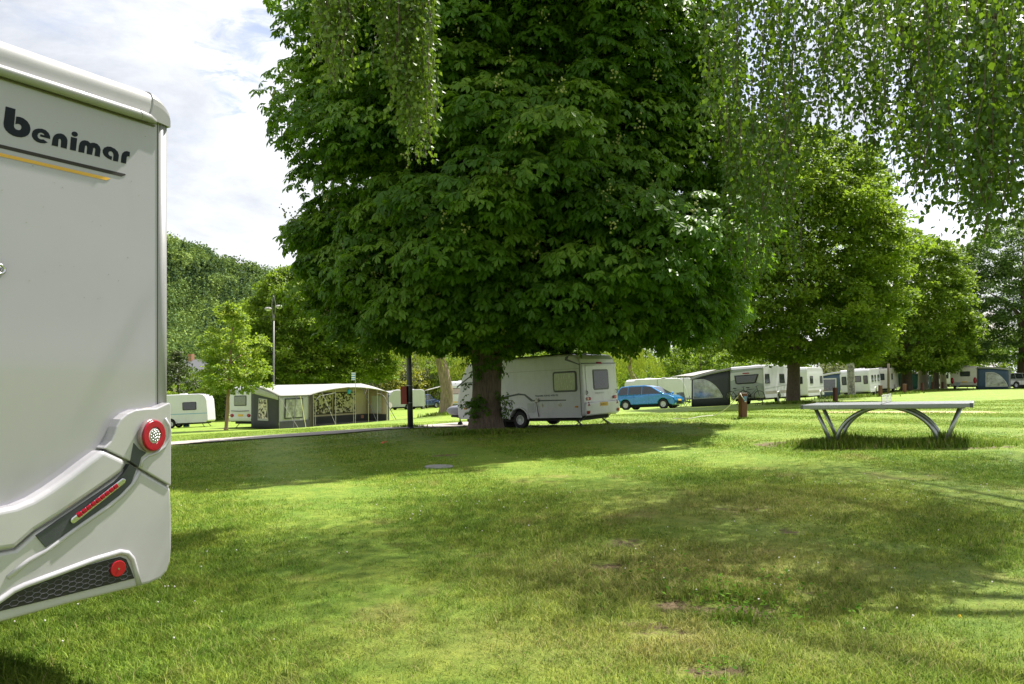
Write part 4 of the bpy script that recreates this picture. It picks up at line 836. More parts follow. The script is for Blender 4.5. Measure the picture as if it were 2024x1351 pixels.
# ---------------------------------------------------------------- motorhome at the left edge
def build_motorhome():
    Cx_, Cy_ = -1.723, 3.79; dx, dy = .508, .861; nx, ny = .861, -.508
    zg = zt(-2.6, 3.0); t = thing('motorhome', 'white motorhome cut by the left edge, its rear corner with a round red tail light', 'motorhome', (Cx_, Cy_, 0), (0, 0, math.atan2(-dy, -dx)))
    def q(px, py, off=0.0):
        tt = (px-CX)/F; s = -(Cx_+nx*off-tt*(Cy_+ny*off))/(-(dx-tt*dy))
        s = (Cx_+nx*off-tt*(Cy_+ny*off))/(dx-tt*dy); Y = Cy_+ny*off-dy*s; return s, (HY-py)*Y/F+CAMZ
    fnf = lambda p, d: (p[0], d, p[1])
    A = lambda pts, off, k=1.0, ox=0.0, oy=0.0: [q(ox+u/k, oy+v/k, off) for u, v in pts]
    PAN = mat('motorhome_panel', (.30, .294, .318), .16, var=.015, scale=1.0, coat=.9, dirt=.10, bump=.02, bscale=1.5)
    TRIM = mat('motorhome_trim', (.26, .258, .265), .42, var=.03, coat=.4, dirt=.08)
    GRP = mat('motorhome_bumper', (.40, .39, .415), .18, var=.02, coat=.8)
    DK = mat('motorhome_dark_insert', (.045, .052, .055), .55, bump=.15, bscale=300)
    Wd = 2.25; Ln = 6.6; ztop = 1.258+CAMZ; zbot = -1.02+CAMZ
    MB().box(.02, Wd-.02, -Ln, 0, zbot+.15, ztop+.02).build('body', PAN, t)
    # corner posts
    for a, b in ((-.004, .050), (Wd-.050, Wd+.004)):
        tr = MB().prism(rrect(a, b, -.16, .008, .022, 4), lambda p, d: (p[0], p[1], d), zbot+.2, ztop-.01); tr.build('corner_trim', TRIM, t, True)
    MB().box(.049, .055, -.02, .0012, zbot+.2, ztop).build('panel_joint', mat('joint_dark', (.10, .09, .08), .8), t)
    # roof with rounded corners
    zt_ = 1.405+CAMZ; r = .115; pl = []
    for k in range(9):
        a = math.radians(90-90*k/8.); pl.append((Wd+.010-r+r*math.cos(a), zt_-r+r*math.sin(a)))
    pl += [(Wd+.01, ztop), (-.002, ztop)]
    for k in range(9):
        a = math.radians(180-90*k/8.); pl.append((-.002+r+r*math.cos(a), zt_-r+r*math.sin(a)))
    # lofted towards the outer face so that the upper edge curves in
    secs = []
    for d, drop in ((.016, .075), (.013, .045), (.0, .022), (-.02, .009), (-.05, .001), (-.10, 0), (-Ln, 0)):
        secs.append([(s_ if abs(s_-Wd/2) > 0 else s_, d, min(z_, 1e9)-drop*max(0, (z_-ztop)/(zt_-ztop))) for s_, z_ in pl])
    mb = MB(); n = len(pl); vs = [p for s_ in secs for p in s_]; fs = [tuple(range(n))]+[(i*n+j, i*n+(j+1) % n, (i+1)*n+(j+1) % n, (i+1)*n+j) for i in range(len(secs)-1) for j in range(n)]
    mb.add(vs, fs).build('roof', TRIM, t, True)
    # corner cap, slightly proud
    cap = [(p[0]-.004, p[1]+.004) for p in pl if p[0] < .109]; cap = [(-.006, ztop-.012)]+cap[1:]+[(.108, ztop+.0)]
    secs = []
    for d, drop in ((.0195, .073), (.0165, .043), (.0035, .020), (-.0165, .007), (-.0465, -.001), (-.14, -.002)):
        secs.append([(a, d, z_-drop*max(0, (z_-ztop)/(zt_-ztop))) for a, z_ in cap])
    n = len(cap); vs = [p for s_ in secs for p in s_]; fs = [tuple(range(n)), tuple(range(len(vs)-1, len(vs)-1-n, -1))]+[(i*n+j, i*n+(j+1) % n, (i+1)*n+(j+1) % n, (i+1)*n+j) for i in range(len(secs)-1) for j in range(n)]
    MB().add(vs, fs).build('corner_cap', TRIM, t)
    # bead under the roof edge
    zb_ = 1.258+CAMZ; MB().tube([(.062, .004, zb_-.008), (.075, .012, zb_-.004), (.11, .02, zb_), (.16, .024, zb_), (Wd-.1, .024, zb_), (Wd-.06, .006, zb_)], [.006, .012, .020, .023, .023, .008], 14).build('roof_bead', TRIM, t, True)
    MB().tube([(.07, .006, zb_-.025), (Wd-.07, .006, zb_-.025)], .0035, 6).build('bead_gasket', MATS['joint_dark'], t)
    MB().torus((.165, .024, zb_), (1, .1, -.35), .0232, .0012, 20, 4).build('bead_joint', MATS['joint_dark'], t)
    # lettering and stripes
    k = 7.496; oy = 190; letters = {
     'b': [(85, 150), (228, 190), (216, 330), (203, 440), (212, 468), (235, 490), (270, 502), (300, 497), (318, 470), (316, 440), (300, 418), (268, 407), (228, 410), (240, 300), (290, 304), (345, 326), (400, 368), (438, 425), (450, 485), (440, 535), (412, 575), (370, 598), (315, 608), (255, 602), (190, 582), (130, 545), (85, 500), (58, 450), (52, 390), (62, 330)],
     'e': [(742, 632), (592, 592), (598, 562), (660, 580), (648, 556), (620, 540), (590, 538), (565, 552), (553, 580), (560, 610), (582, 630), (612, 640), (640, 638), (705, 685), (660, 697), (600, 692), (540, 670), (498, 635), (475, 595), (472, 555), (485, 515), (515, 490), (560, 478), (620, 480), (675, 502), (718, 545), (740, 590)],
     'n': [(765, 725), (775, 650), (787, 605), (812, 570), (850, 552), (900, 550), (945, 568), (980, 605), (997, 650), (995, 700), (985, 778), (898, 755), (905, 660), (898, 636), (880, 628), (865, 640), (855, 745)],
     'i': [(1052, 600), (1140, 622), (1122, 808), (1035, 790)],
     'o': [(1105+46*math.cos(a), 560+37*math.sin(a)+8*math.cos(a)) for a in [2*math.pi*j/16 for j in range(16)]],
     'm': [(1160, 822), (1170, 730), (1185, 685), (1212, 658), (1250, 650), (1300, 662), (1338, 696), (1360, 688), (1395, 688), (1440, 706), (1475, 745), (1488, 790), (1475, 898), (1400, 880), (1412, 790), (1405, 768), (1392, 760), (1378, 772), (1362, 868), (1282, 852), (1292, 755), (1285, 733), (1270, 727), (1256, 740), (1245, 840)],
     'a': [(1650, 945), (1590, 915), (1545, 878), (1522, 835), (1522, 795), (1545, 760), (1590, 743), (1640, 748), (1700, 778), (1742, 822), (1758, 870), (1756, 900), (1745, 968), (1672, 952), (1682, 870), (1672, 835), (1650, 815), (1625, 813), (1606, 828), (1602, 850), (1612, 872), (1632, 885), (1658, 890)],
     'r': [(1790, 980), (1798, 890), (1812, 845), (1840, 818), (1875, 810), (1922, 825), (1916, 892), (1890, 886), (1875, 900), (1865, 998)]}
    mb = MB()
    for pts in letters.values(): mb.prism([q(u/k, oy+v/k) for u, v in pts], fnf, .0005, .0022)
    mb.build('lettering', mat('letter_navy', (.010, .013, .022), .6, spec=.15), t)
    def line(a, b, c, m, nm):   # top edge points, bottom edge, tip, extended to the other side of the wall
        P = [q(u/k, oy+v/k) for u, v in (a[1], c, b[1], b[0], a[0])]; s1 = 1.75
        ext = lambda p, o: (s1, p[1]+(p[1]-o[1])/(p[0]-o[0])*(s1-p[0]))
        P += [ext(P[4], P[0])]; P.insert(4, ext(P[3], P[2])); P = [P[0], P[1], P[2], P[3], P[4], P[6], P[5]] if False else [P[0], P[1], P[2], P[3], P[4], P[6], P[5]]
        MB().prism(P, fnf, .0005, .0022).build(nm, m, t)
    line(((0, 712), (1850, 1150)), ((0, 765), (1795, 1188)), (1864, 1165), mat('line_charcoal', (.04, .036, .036), .6, spec=.15), 'dark_line')
    line(((0, 838), (1590, 1202)), ((0, 888), (1570, 1244)), (1634, 1222), mat('line_yellow', (.62, .34, .03), .4), 'yellow_line')
    s_, z_ = q(2, 533); hd = MB().torus((s_+.012, .018, z_), (0, 1, 0), .018, .006, 20, 8); hd.disc((s_+.012, 0, z_), (0, 1, 0), 0, .026, .008, 20); hd.build('catch', CHROME, t, True)
    # bumper, traced on its own outer planes
    K = 2.7025; oy = 760
    up = [(-300, 662), (0, 660), (90, 642), (180, 605), (270, 550), (380, 472), (470, 402), (555, 340)]
    hous = [(555, 340), (595, 300), (612, 262), (622, 225), (645, 185), (680, 155), (725, 135), (780, 128), (838, 126), (868, 112), (905, 95), (914, 104), (917, 300), (915, 542), (745, 443), (690, 405)]
    low = [(-300, 930), (0, 896), (85, 880), (190, 788), (300, 722), (470, 605), (600, 512), (660, 468), (690, 425), (745, 452), (915, 552), (921, 700), (921, 870), (914, 945), (895, 1000), (862, 1036), (800, 1064), (745, 1078), (350, 1176), (0, 1272), (-300, 1352)]
    swo = [(-300, 668), (0, 666), (90, 648), (180, 611), (270, 556), (380, 478), (470, 408), (553, 347), (686, 410), (655, 466), (600, 508), (470, 598), (300, 712), (190, 782), (85, 874), (0, 888), (-300, 920)]
    depth = -.30
    def plate(pts, off, name, m, bev, par=None, back=None, seg=4): return MB().prism(A(pts, off, K, 0, oy), fnf, depth if back is None else back, off).build(name, m, par or t, bevel=bev, seg=seg, ang=40)
    base = plate([(-300, 700), (0, 690), (180, 630), (380, 500), (560, 380), (640, 260), (700, 190), (780, 160), (905, 150), (905, 860), (885, 985), (740, 1060), (0, 1250), (-300, 1330)], .030, 'bumper', GRP, .01)
    hs = plate(hous, .062, 'lamp_housing', GRP, .022, base); sw = plate(swo, .072, 'upper_moulding', GRP, .022, base); lw = plate(low, .055, 'lower_moulding', GRP, .016, base)
    # soft raised edges beside the dark strip and round the mesh panel
    def rib(pts, off, rad, par, nm): MB().tube([(lambda p: (p[0], off, p[1]))(q(u/K, oy+v/K, off)) for u, v in pts], rad, 10).build(nm, GRP, par, True)
    rib([(40, 1030), (150, 940), (250, 884), (400, 772), (570, 655), (650, 590), (708, 528), (742, 462)], .052, .012, lw, 'ridge')
    rib([(-100, 1215), (0, 1150), (70, 1100), (130, 1072), (300, 1010), (500, 935), (640, 893), (680, 900), (706, 930), (722, 985), (742, 1068)], .054, .014, lw, 'ridge')
    rib([(752, 440), (760, 405), (790, 380), (840, 362), (880, 330), (903, 285), (908, 250), (900, 215), (880, 180)], .060, .008, hs, 'ridge')
    plate([(192, 806), (245, 870), (400, 762), (560, 650), (640, 590), (700, 528), (730, 450), (692, 424), (664, 470), (610, 520), (470, 616), (300, 732)], .060, 'dark_strip', DK, .001, lw, .03, 1)
    plate([(716, 310), (745, 345), (784, 363), (755, 388), (742, 440), (698, 410), (706, 360)], .066, 'dark_strip', DK, .001, hs, .03, 1)
    sealm = mat('sealant', (.42, .38, .33), .6)
    MB().tube([(lambda p: (p[0], .004, p[1]))(q(u/K, oy+(v-3)/K, .0)) for u, v in up[1:]+hous[1:9]], .0028, 6).build('sealant_bead', sealm, t)
    sp = MB(); rr0 = random.Random(8)
    for _ in range(46):
        a_, b_ = rr0.uniform(.08, 1.2), rr0.uniform(.35, 1.2)+CAMZ; sp.disc((a_, .0004, b_), (0, 1, 0), 0, rr0.uniform(.0008, .0022), .0006, 6)
    sp.build('specks', mat('speck', (.16, .14, .11), .8), t)['kind'] = 'stuff'
    # slim brake light
    def cap2(a, b, r_, off, n=8):
        a = q(a[0]/K, oy+a[1]/K, off); b = q(b[0]/K, oy+b[1]/K, off); d = Vector((b[0]-a[0], b[1]-a[1])).normalized(); nn = Vector((-d.y, d.x)); P = []
        for i in range(n+1):
            an = math.pi*i/n-math.pi/2; w = d*math.cos(an)*r_+nn*math.sin(an)*r_; P.append((b[0]+w.x, b[1]+w.y))
        for i in range(n+1):
            an = math.pi*i/n+math.pi/2; w = d*math.cos(an)*r_+nn*math.sin(an)*r_; P.append((a[0]+w.x, a[1]+w.y))
        return P
    sl = MB().prism(cap2((388, 722), (650, 514), .0145, .06), fnf, .05, .074).build('brake_light', CHROME, lw, bevel=.005, seg=3)
    a = q(412/K, oy+702/K, .07); b = q(628/K, oy+534/K, .07); d = Vector((b[0]-a[0], b[1]-a[1])).normalized()*1; nn = Vector((-d.y, d.x))*.0095; ln = MB()
    N_ = 9
    for i in range(N_):
        p = Vector(a).lerp(Vector(b), i/N_); p2 = Vector(a).lerp(Vector(b), (i+.93)/N_); ln.prism([(p.x+nn.x, p.y+nn.y), (p2.x+nn.x, p2.y+nn.y), (p2.x-nn.x, p2.y-nn.y), (p.x-nn.x, p.y-nn.y)], fnf, .06, .079)
    ln.build('lens', REDL, sl, bevel=.003)
    # mesh panel with reflector
    mp = plate([(-250, 1330-40), (-250, 1290), (0, 1172), (100, 1102), (160, 1076), (400, 986), (600, 930), (645, 920), (676, 932), (700, 985), (718, 1034), (350, 1126), (0, 1210)], .061, 'mesh_panel', mat('mesh_black', (.012, .012, .013), .45), .001, lw, .03, 1)
    # hexagon lines of the grille, clipped to the panel
    hexa = MB(); inside_poly = A([(-250, 1285), (0, 1178), (100, 1108), (160, 1082), (400, 992), (600, 936), (645, 927), (671, 937), (695, 988), (710, 1030), (350, 1120), (0, 1203), (-250, 1268)], .062, K, 0, oy)
    def inside(x, y):
        c = False; n = len(inside_poly)
        for i in range(n):
            x1, y1 = inside_poly[i]; x2, y2 = inside_poly[(i+1) % n]
            if (y1 > y) != (y2 > y) and x < (x2-x1)*(y-y1)/(y2-y1)+x1: c = not c
        return c
    hw, hh = .030, .0135; o0 = q(350/K, oy+1060/K, .062); 
    def seg_(x0, z0, x1, z1):
        if inside(x0, z0) and inside(x1, z1):
            d = Vector((x1-x0, z1-z0)).normalized(); w = Vector((-d.y, d.x))*.0011
            hexa.prism([(x0+w.x, z0+w.y), (x1+w.x, z1+w.y), (x1-w.x, z1-w.y), (x0-w.x, z0-w.y)], fnf, .0605, .0625)
    sl_ = -.0  # rows follow the lower edge
    for i in range(-14, 60):
        for j in range(-20, 16):
            cx = o0[0]+i*hw*1.5*.66; cz = o0[1]+(j+(i % 2)*.5)*hh*2*.82
            P6 = [(cx+hw*.66*math.cos(R(60*k_))*1.0, cz+hh*.95*math.sin(R(60*k_))) for k_ in range(6)]
            for k_ in range(3): seg_(*P6[k_], *P6[k_+1])
    hexa.build('mesh_lines', mat('mesh_grey', (.085, .083, .105), .5), mp, fix=False)
    c = q(631/K, oy+982/K, .066); rf = MB().disc((c[0], .0612, c[1]), (0, 1, 0), 0, .037, .009, 28).build('reflector', mat('reflector_red', (.36, .003, .015), .3, coat=.1), mp, bevel=.003)
    MB().disc((c[0], .070, c[1]), (0, 1, 0), 0, .0045, .003, 8).build('screw', CHROME, rf)
    # round tail light, turned a little outwards
    c = q(812/K, oy+272/K, .07); ax = Vector((-.25, 1, 0)).normalized(); cc = Vector((c[0], .052, c[1]))
    tl = MB().disc(cc, ax, 0, .081, .022, 40).build('tail_light', mat('lamp_bezel', (.22, .15, .15), .2, coat=.9), hs, bevel=.006, seg=3)
    MB().disc(cc+ax*.020, ax, .037, .074, .012, 40).build('red_ring', REDL, tl, bevel=.006, seg=3)
    MB().disc(cc+ax*.020, ax, 0, .037, .010, 32).build('lens', WHL, tl, bevel=.002)
    dots = MB(); u = ax.orthogonal().normalized(); v = ax.cross(u)
    for rr_, nn_ in ((0, 1), (.014, 6), (.026, 11)):
        for i in range(nn_):
            an = 2*math.pi*i/nn_; dots.sphere(cc+ax*.032+(u*math.cos(an)+v*math.sin(an))*rr_, .0052, 5, 8)
    dots.build('diodes', CHROME, tl, True)
    # side marker lamp on the far flank
    mk = q(337, 1087, 0); MB().box(-.030, .0, -.16, -.03, mk[1]-.022, mk[1]+.022).build('side_marker', ORANGEL, t, bevel=.006)
    # sides and wheels, out of sight from here
    MB().box(-.012, .02, -Ln, -.28, zbot+.02, zbot+.5).build('side_skirt', GRP, t); MB().box(Wd-.02, Wd+.012, -Ln, -.28, zbot+.02, zbot+.5).build('side_skirt', GRP, t)
    MB().box(.1, Wd-.1, -Ln+.1, -.25, zbot-.02, zbot+.16).build('floor', CHASSIS, t)
    for y_ in (-1.9, -5.6):
        for s_, a_ in ((.03, -1), (Wd-.03, 1)): wheel(t, (s_, y_, zg+.33), (a_, 0, 0), .33)
build_motorhome()
# ---------------------------------------------------------------- table tennis table
def build_table():
    a = Vector((5.36, 14.05, 0)); b = Vector((7.69, 12.60, 0)); f = (b-a).normalized(); l = Vector((-f.y, f.x, 0)); Lt, Wt = 2.74, 1.525
    c = (a+b)/2+l*Wt/2; zL, zR = Zr(800.6, 14.05), Zr(796.4, 12.60); z0 = (zL+zR)/2-.76
    t = thing('table_tennis_table', 'outdoor table tennis table on curved galvanised tubes in the lawn', 'table', (c.x, c.y, z0))
    t.rotation_euler = (0, -math.atan2(zR-zL, Lt), math.atan2(f.y, f.x)); h = Lt/2; w = Wt/2
    top = MB(); top.box(-h+.02, h-.02, -w+.02, w-.02, .735, .762); top.build('table_top', mat('table_top', (.12, .135, .14), .5, metal=.2, var=.06, scale=9), t, bevel=.003)
    rim = MB()
    for y in (-w, w-.03): rim.box(-h+.05, h-.05, y, y+.03, .69, .758)
    for x in (-h, h-.03): rim.box(x, x+.03, -w+.05, w-.05, .69, .758)
    rim.build('rim', mat('table_rim', (.25, .265, .27), .5, metal=.45, var=.05, scale=12), t, bevel=.004)
    for x in (-1, 1):
        for y in (-1, 1):
            MB().box(min(x*h, x*(h-.055)), max(x*h, x*(h-.055)), min(y*w, y*(w-.055)), max(y*w, y*(w-.055)), .685, .766).build('corner_guard', mat('guard_grey', (.09, .10, .11), .6), t, bevel=.01)
    ln = MB(); 
    for y in (-w+.03, w-.045, -.002): ln.box(-h+.04, h-.04, y, y+(.015 if abs(y) > .1 else .004), .7625, .7635)
    ln.build('boundary_lines', mat('line_white', (.75, .76, .75), .5), t)
    text_mesh('lettering', 'CORNILLEAU', mat('emboss_grey', (.33, .345, .345), .4, metal=.3), t, .058, lambda x, y: (-h+.14+x*1.45, -w-.0015, .706+y), .001)
    # net plate across the middle
    nt = MB(); yy = w+.02
    for k in range(6): nt.box(-.004, .004, -yy, yy, .775+k*.026, .775+k*.026+.014)
    for k in range(3): nt.box(-.005, .005, -yy+k*(2*yy-.02)/2, -yy+.02+k*(2*yy-.02)/2, .764, .915)
    nt.build('net', mat('net_white', (.66, .66, .64), .5), t)
    for s in (-1, 1):
        y = s*.38; A = []
        for k in range(25):
            u = -1+2*k/24.; A.append((u*.84 if abs(u) < 1 else u*.84, y, .70-.74*(1-math.sqrt(max(0, 1-u*u*.985)))*1.0))
        MB().tube(A, .036, 12).build('arch_tube', STEEL, t, True)
        for sx in (-1, 1): MB().tube([(sx*1.18, y, .70), (sx*.89, y, -.03)], .036, 12).build('leg', STEEL, t, True)
    MB().box(-1.25, 1.25, -.5, -.46, .665, .70).box(-1.25, 1.25, .46, .5, .665, .70).box(-.04, .04, -w+.1, w-.1, .66, .70).build('frame', STEEL, t, bevel=.004)
    for s in (-1, 1):
        for dx in (-.05, .05): MB().sphere((dx, s*(w+.001), .722), .007, 5, 8).build('bolt', CHROME, t)
build_table()

# ---------------------------------------------------------------- the big caravan under the chestnut
def build_main():
    pn = leaf = None
    g = (-.788, .616); h = 2.875
    def st(poly): return [(h*-1+s, z) for s, z in poly]
    dk = [(-h+.72, .98), (-h+2.12, 1.0), (-h+2.45, 1.22), (-h+2.75, 1.26), (-h+4.1, 1.06), (-h+4.1, 1.02), (-h+2.75, 1.19), (-h+2.5, 1.17), (-h+2.2, .95), (-h+.72, .945)]
    up = [(-h+.14, 2.14), (-h+.05, 2.14), (-h+.58, 2.36), (-h+.50, 2.50), (-h+.66, 2.44), (-h+.70, 2.33)]
    fr = [(h-.05, 1.62), (h-1.0, 2.12), (h-1.0, 2.08), (h-.02, 1.54)]
    t, fc = caravan('long white caravan parked behind the trunk of the big chestnut, rear towards the lawn', (2.46, 25.5), 'BL', g, 5.75, 2.3, 2.53, -h+2.78, None,
        wins=[('L', -h+.24, -h+1.22, 1.24, 1.95, dict(r=.09, fw=.06, fm=mat('window_frame_grey', (.05, .055, .05), .4), pm=CURT)), ('B', -.52, .52, 1.26, 1.97, dict(r=.08, fw=.055, fm=MATS['window_frame_grey'], pm=mat('rear_pane', (.05, .065, .045), .12, var=.3, scale=5, spec=.5))),
              ('R', -h+.3, -h+1.2, 1.25, 1.95)],
        paint=mat('big_caravan_white', (.60, .595, .64), .35, var=.03, coat=.3, dirt=.22), stripes=[('side_stripe', 'L', dk, DKBLUE), ('upper_stripe', 'L', up, DKBLUE), ('front_stripe', 'L', fr, DKBLUE)],
        vents=(), doors=[('R', -.3, .35, .5, 2.2)], lights=False, wr=.30, rearslope=.03)
    fl, fb = fc.fn('L'), fc.fn('B'); P = MATS['big_caravan_white']
    fb = lambda p, d: (fc.xb(p[1])-d, p[0], p[1])
    # rear end details
    strip(t, 'rear_panel', fb, rrect(-.95, .95, 1.10, 2.12, .06), P, -.01, .014)
    strip(t, 'rear_band', fb, [(-1.13, 2.17), (1.13, 2.17), (1.13, 2.20), (-1.13, 2.20)], DKBLUE, -.01, .016)
    strip(t, 'brake_light', fb, rrect(-.16, .16, 2.16, 2.23, .03), REDL, .0, .03)
    bp = MB().prism(rrect(-1.14, 1.14, .40, .86, .10), fb, -.05, .07).build('bumper', P, t, bevel=.04, seg=3)
    for s in (1, -1):
        MB().disc((-h+.00, s*.93, .98), (-1, 0, 0), 0, .055, .04, 16).build('indicator', ORANGEL, t); MB().disc((-h+.00, s*.80, .98), (-1, 0, 0), 0, .055, .04, 16).build('tail_light', REDL, t)
        strip(t, 'triangle_reflector', fb, [(s*.94-.07, .74), (s*.94+.07, .74), (s*.94, .88)], REDL, .05, .078)
        strip(t, 'fog_light', fb, rrect(s*.98-.08, s*.98+.08, .47, .58, .03), REDL, .06, .085)
        MB().tube([(-h-.02, s*1.0, 1.12), (-h-.07, s*.98, 1.18), (-h-.02, s*.96, 1.25)], .014, 6).build('grab_handle', RUB, t)
    pl = strip(t, 'number_plate', fb, rrect(-.29, .21, .70, .83, .01), YPL, .05, .078)
    text_mesh('characters', '49-WK-LX', CHASSIS, pl, .09, lambda x, y: (fc.xb(.7)-.0795, .19-x*.9, .728+y))
    text_mesh('lettering', 'TRAVEL KING 470 TE', mat('letter_grey', (.10, .11, .12), .5), t, .075, lambda x, y: (-h-.012, .45-x*.86, 1.13+y))
    text_mesh('lettering', 'TRAVEL KING 470 TE', MATS['letter_grey'], t, .085, lambda x, y: (-h+2.02-x*1.25, 1.1575, 1.11+y), .002)
    # flank details
    hd = MB().prism(rrect(-h+2.02, -h+2.42, .50, .94, .03), fl, -.01, .012).build('hatch', P, t, bevel=.004); MB().prism(rrect(-h+2.07, -h+2.37, .55, .89, .02), fl, .0, .018).build('hatch_lid', mat('hatch_grey', (.50, .52, .51), .4), hd, bevel=.004)
    strip(t, 'socket', fl, rrect(-h+1.70, -h+1.78, .74, .86, .02), mat('ivory', (.62, .6, .5), .4), -.01, .03)
    MB().disc((-h+.98, 1.15, .80), (0, 1, 0), .035, .065, .02, 16).build('water_filler', MATS['ivory'], t)
    strip(t, 'side_marker', fl, rrect(-h+.24, -h+.36, .70, .76, .02), ORANGEL, -.01, .025); strip(t, 'side_marker', fl, rrect(h-.50, h-.38, .72, .78, .02), ORANGEL, -.01, .025)
    MB().tube([(-h+1.90, 1.19, 1.0), (-h+1.93, 1.2, .9), (-h+1.90, 1.19, .55), (-h+1.88, 1.17, .4)], .012, 6).build('cable', RUB, t); MB().box(-h+1.86, -h+1.99, 1.15, 1.23, .92, 1.06).build('plug', MATS['ivory'], t, bevel=.02)
    strip(t, 'joint_line', fl, [(-h+.1, 2.015), (h-.8, 2.015), (h-.8, 2.022), (-h+.1, 2.022)], MATS['door_seal'], -.01, .004)
    MB().prism([(-h+.10, .42), (-h+.13, .42), (-h+.13, 2.2), (-h+.10, 2.2)], fl, -.01, .008).build('corner_bead', MATS['door_seal'], t)
    for x, a, b in ((-1.0, .9, .6), (.6, .6, .5), (-2.0, .5, .4)):
        MB().box(x-a/2, x+a/2, -b/2, b/2, 2.50, 2.60).build('roof_light', mat('smoked_plastic', (.12, .11, .10), .25, coat=.5), t, bevel=.03)
    MB().tube([(-2.6, .55, 2.56), (1.7, .55, 2.56)], .02, 6).tube([(-2.6, -.55, 2.56), (1.7, -.55, 2.56)], .02, 6).build('roof_rail', CHASSIS, t)
    # folding rear legs in a cross
    for s in (1, -1):
        j = MB(); j.tube([(-h+.75, s*.8, .38), (-h+.20, s*.86, .02)], .024, 6); j.tube([(-h+.15, s*.8, .38), (-h+.55, s*.84, .10)], .016, 6); j.box(-h+.10, -h+.28, s*.86-.07, s*.86+.07, 0, .03); j.build('jack', STEEL, t)
    cv = MB().sphere((h+.95, .05, .66), (.62, .22, .20), 8, 12).sphere((h+.45, .1, .80), (.38, .25, .26), 8, 12).build('hitch_cover', mat('cover_grey', (.22, .23, .28), .7, bump=.5, bscale=12), t, True)
    MB().disc((-h+3.9, .2, .16), (1, 0, 0), 0, .30, .2, 20).build('spare_wheel', TYRE, t)
build_main()

AX = (.57, .82); AXN = (-.57, -.82)
def vadd(p, q, k): return (p[0]+q[0]*k, p[1]+q[1]*k)
E = (.82, -.57)
# awning caravan at the left
hA = 3.1
tA, fcA = caravan('white caravan at the left end of the long awning with patterned windows', (X(498, 46.7), 46.7), 'BR', AX, 6.2, 2.3, 2.62, .2, 'white caravans on the campsite',
    wins=[('B', -.62, .62, 1.38, 2.02, dict(pm=mat('curtain_pane', (.16, .18, .10), .12, var=.2, scale=8, coat=.6))), ('L', -1, .3, 1.4, 2.0), ('L', 1.2, 2.2, 1.4, 2.0)], stripes=[], front='slant', lights=False)
fb = lambda p, d: (fcA.xb(p[1])-d, p[0], p[1])
for s in (1, -1): MB().sphere((-hA-.01, s*.85, .78), (.04, .2, .11), 6, 12).build('tail_light', REDL, tA, True)
strip(tA, 'number_plate', fb, rrect(-.28, .22, .72, .86, .01), YPL, -.01, .02); MB().torus((-hA-.0, 0, 2.25), (1, 0, 0), .10, .012, 20, 6).build('emblem', CHASSIS, tA)
MB().tube([(-hA-.04, .9, 1.07), (-hA-.07, 0, 1.04), (-hA-.04, -.9, 1.07)], .02, 6).build('grab_rail', RUB, tA); strip(tA, 'bumper', fb, rrect(-1.1, 1.1, .45, .62, .05), WHITE2, -.02, .05)

def grid_cloth(name, fn, nu, nv, m, parent, th=.012):
    vs = [fn(i/nu, j/nv) for j in range(nv+1) for i in range(nu+1)]; fs = [(j*(nu+1)+i, j*(nu+1)+i+1, (j+1)*(nu+1)+i+1, (j+1)*(nu+1)+i) for j in range(nv) for i in range(nu)]
    o = MB().add(vs, fs).build(name, m, parent, True, fix=False); s = o.modifiers.new('thick', 'SOLIDIFY'); s.thickness = th; return o
PANEM = mat('clear_foil', (.42, .43, .42), .12, var=.45, scale=2.2, coat=1.0, spec=.9, col2=(.06, .06, .055), bump=.35, bscale=5)
def patmat():
    m = bpy.data.materials.new('patterned_curtain'); m.use_nodes = True; nt = m.node_tree; N = nt.nodes.new; L = nt.links.new; p = nt.nodes['Principled BSDF']; p.inputs['Roughness'].default_value = .8
    tc = N('ShaderNodeTexCoord'); vo = N('ShaderNodeTexVoronoi'); vo.distance = 'CHEBYCHEV'; vo.inputs['Scale'].default_value = 8.5; vo.inputs['Randomness'].default_value = .8; L(tc.outputs['Object'], vo.inputs['Vector'])
    cr = N('ShaderNodeValToRGB'); cr.color_ramp.interpolation = 'CONSTANT'; e = cr.color_ramp.elements; e[0].color = (.04, .035, .03, 1); e[1].position = .28; e[1].color = (.68, .60, .52, 1); x = e.new(.6); x.color = (.16, .13, .10, 1); y = e.new(.75); y.color = (.55, .5, .42, 1)
    sp = N('ShaderNodeSeparateColor'); L(vo.outputs['Color'], sp.inputs[0]); L(sp.outputs[0], cr.inputs[0]); L(cr.outputs[0], p.inputs['Base Color']); return m
PAT = patmat()
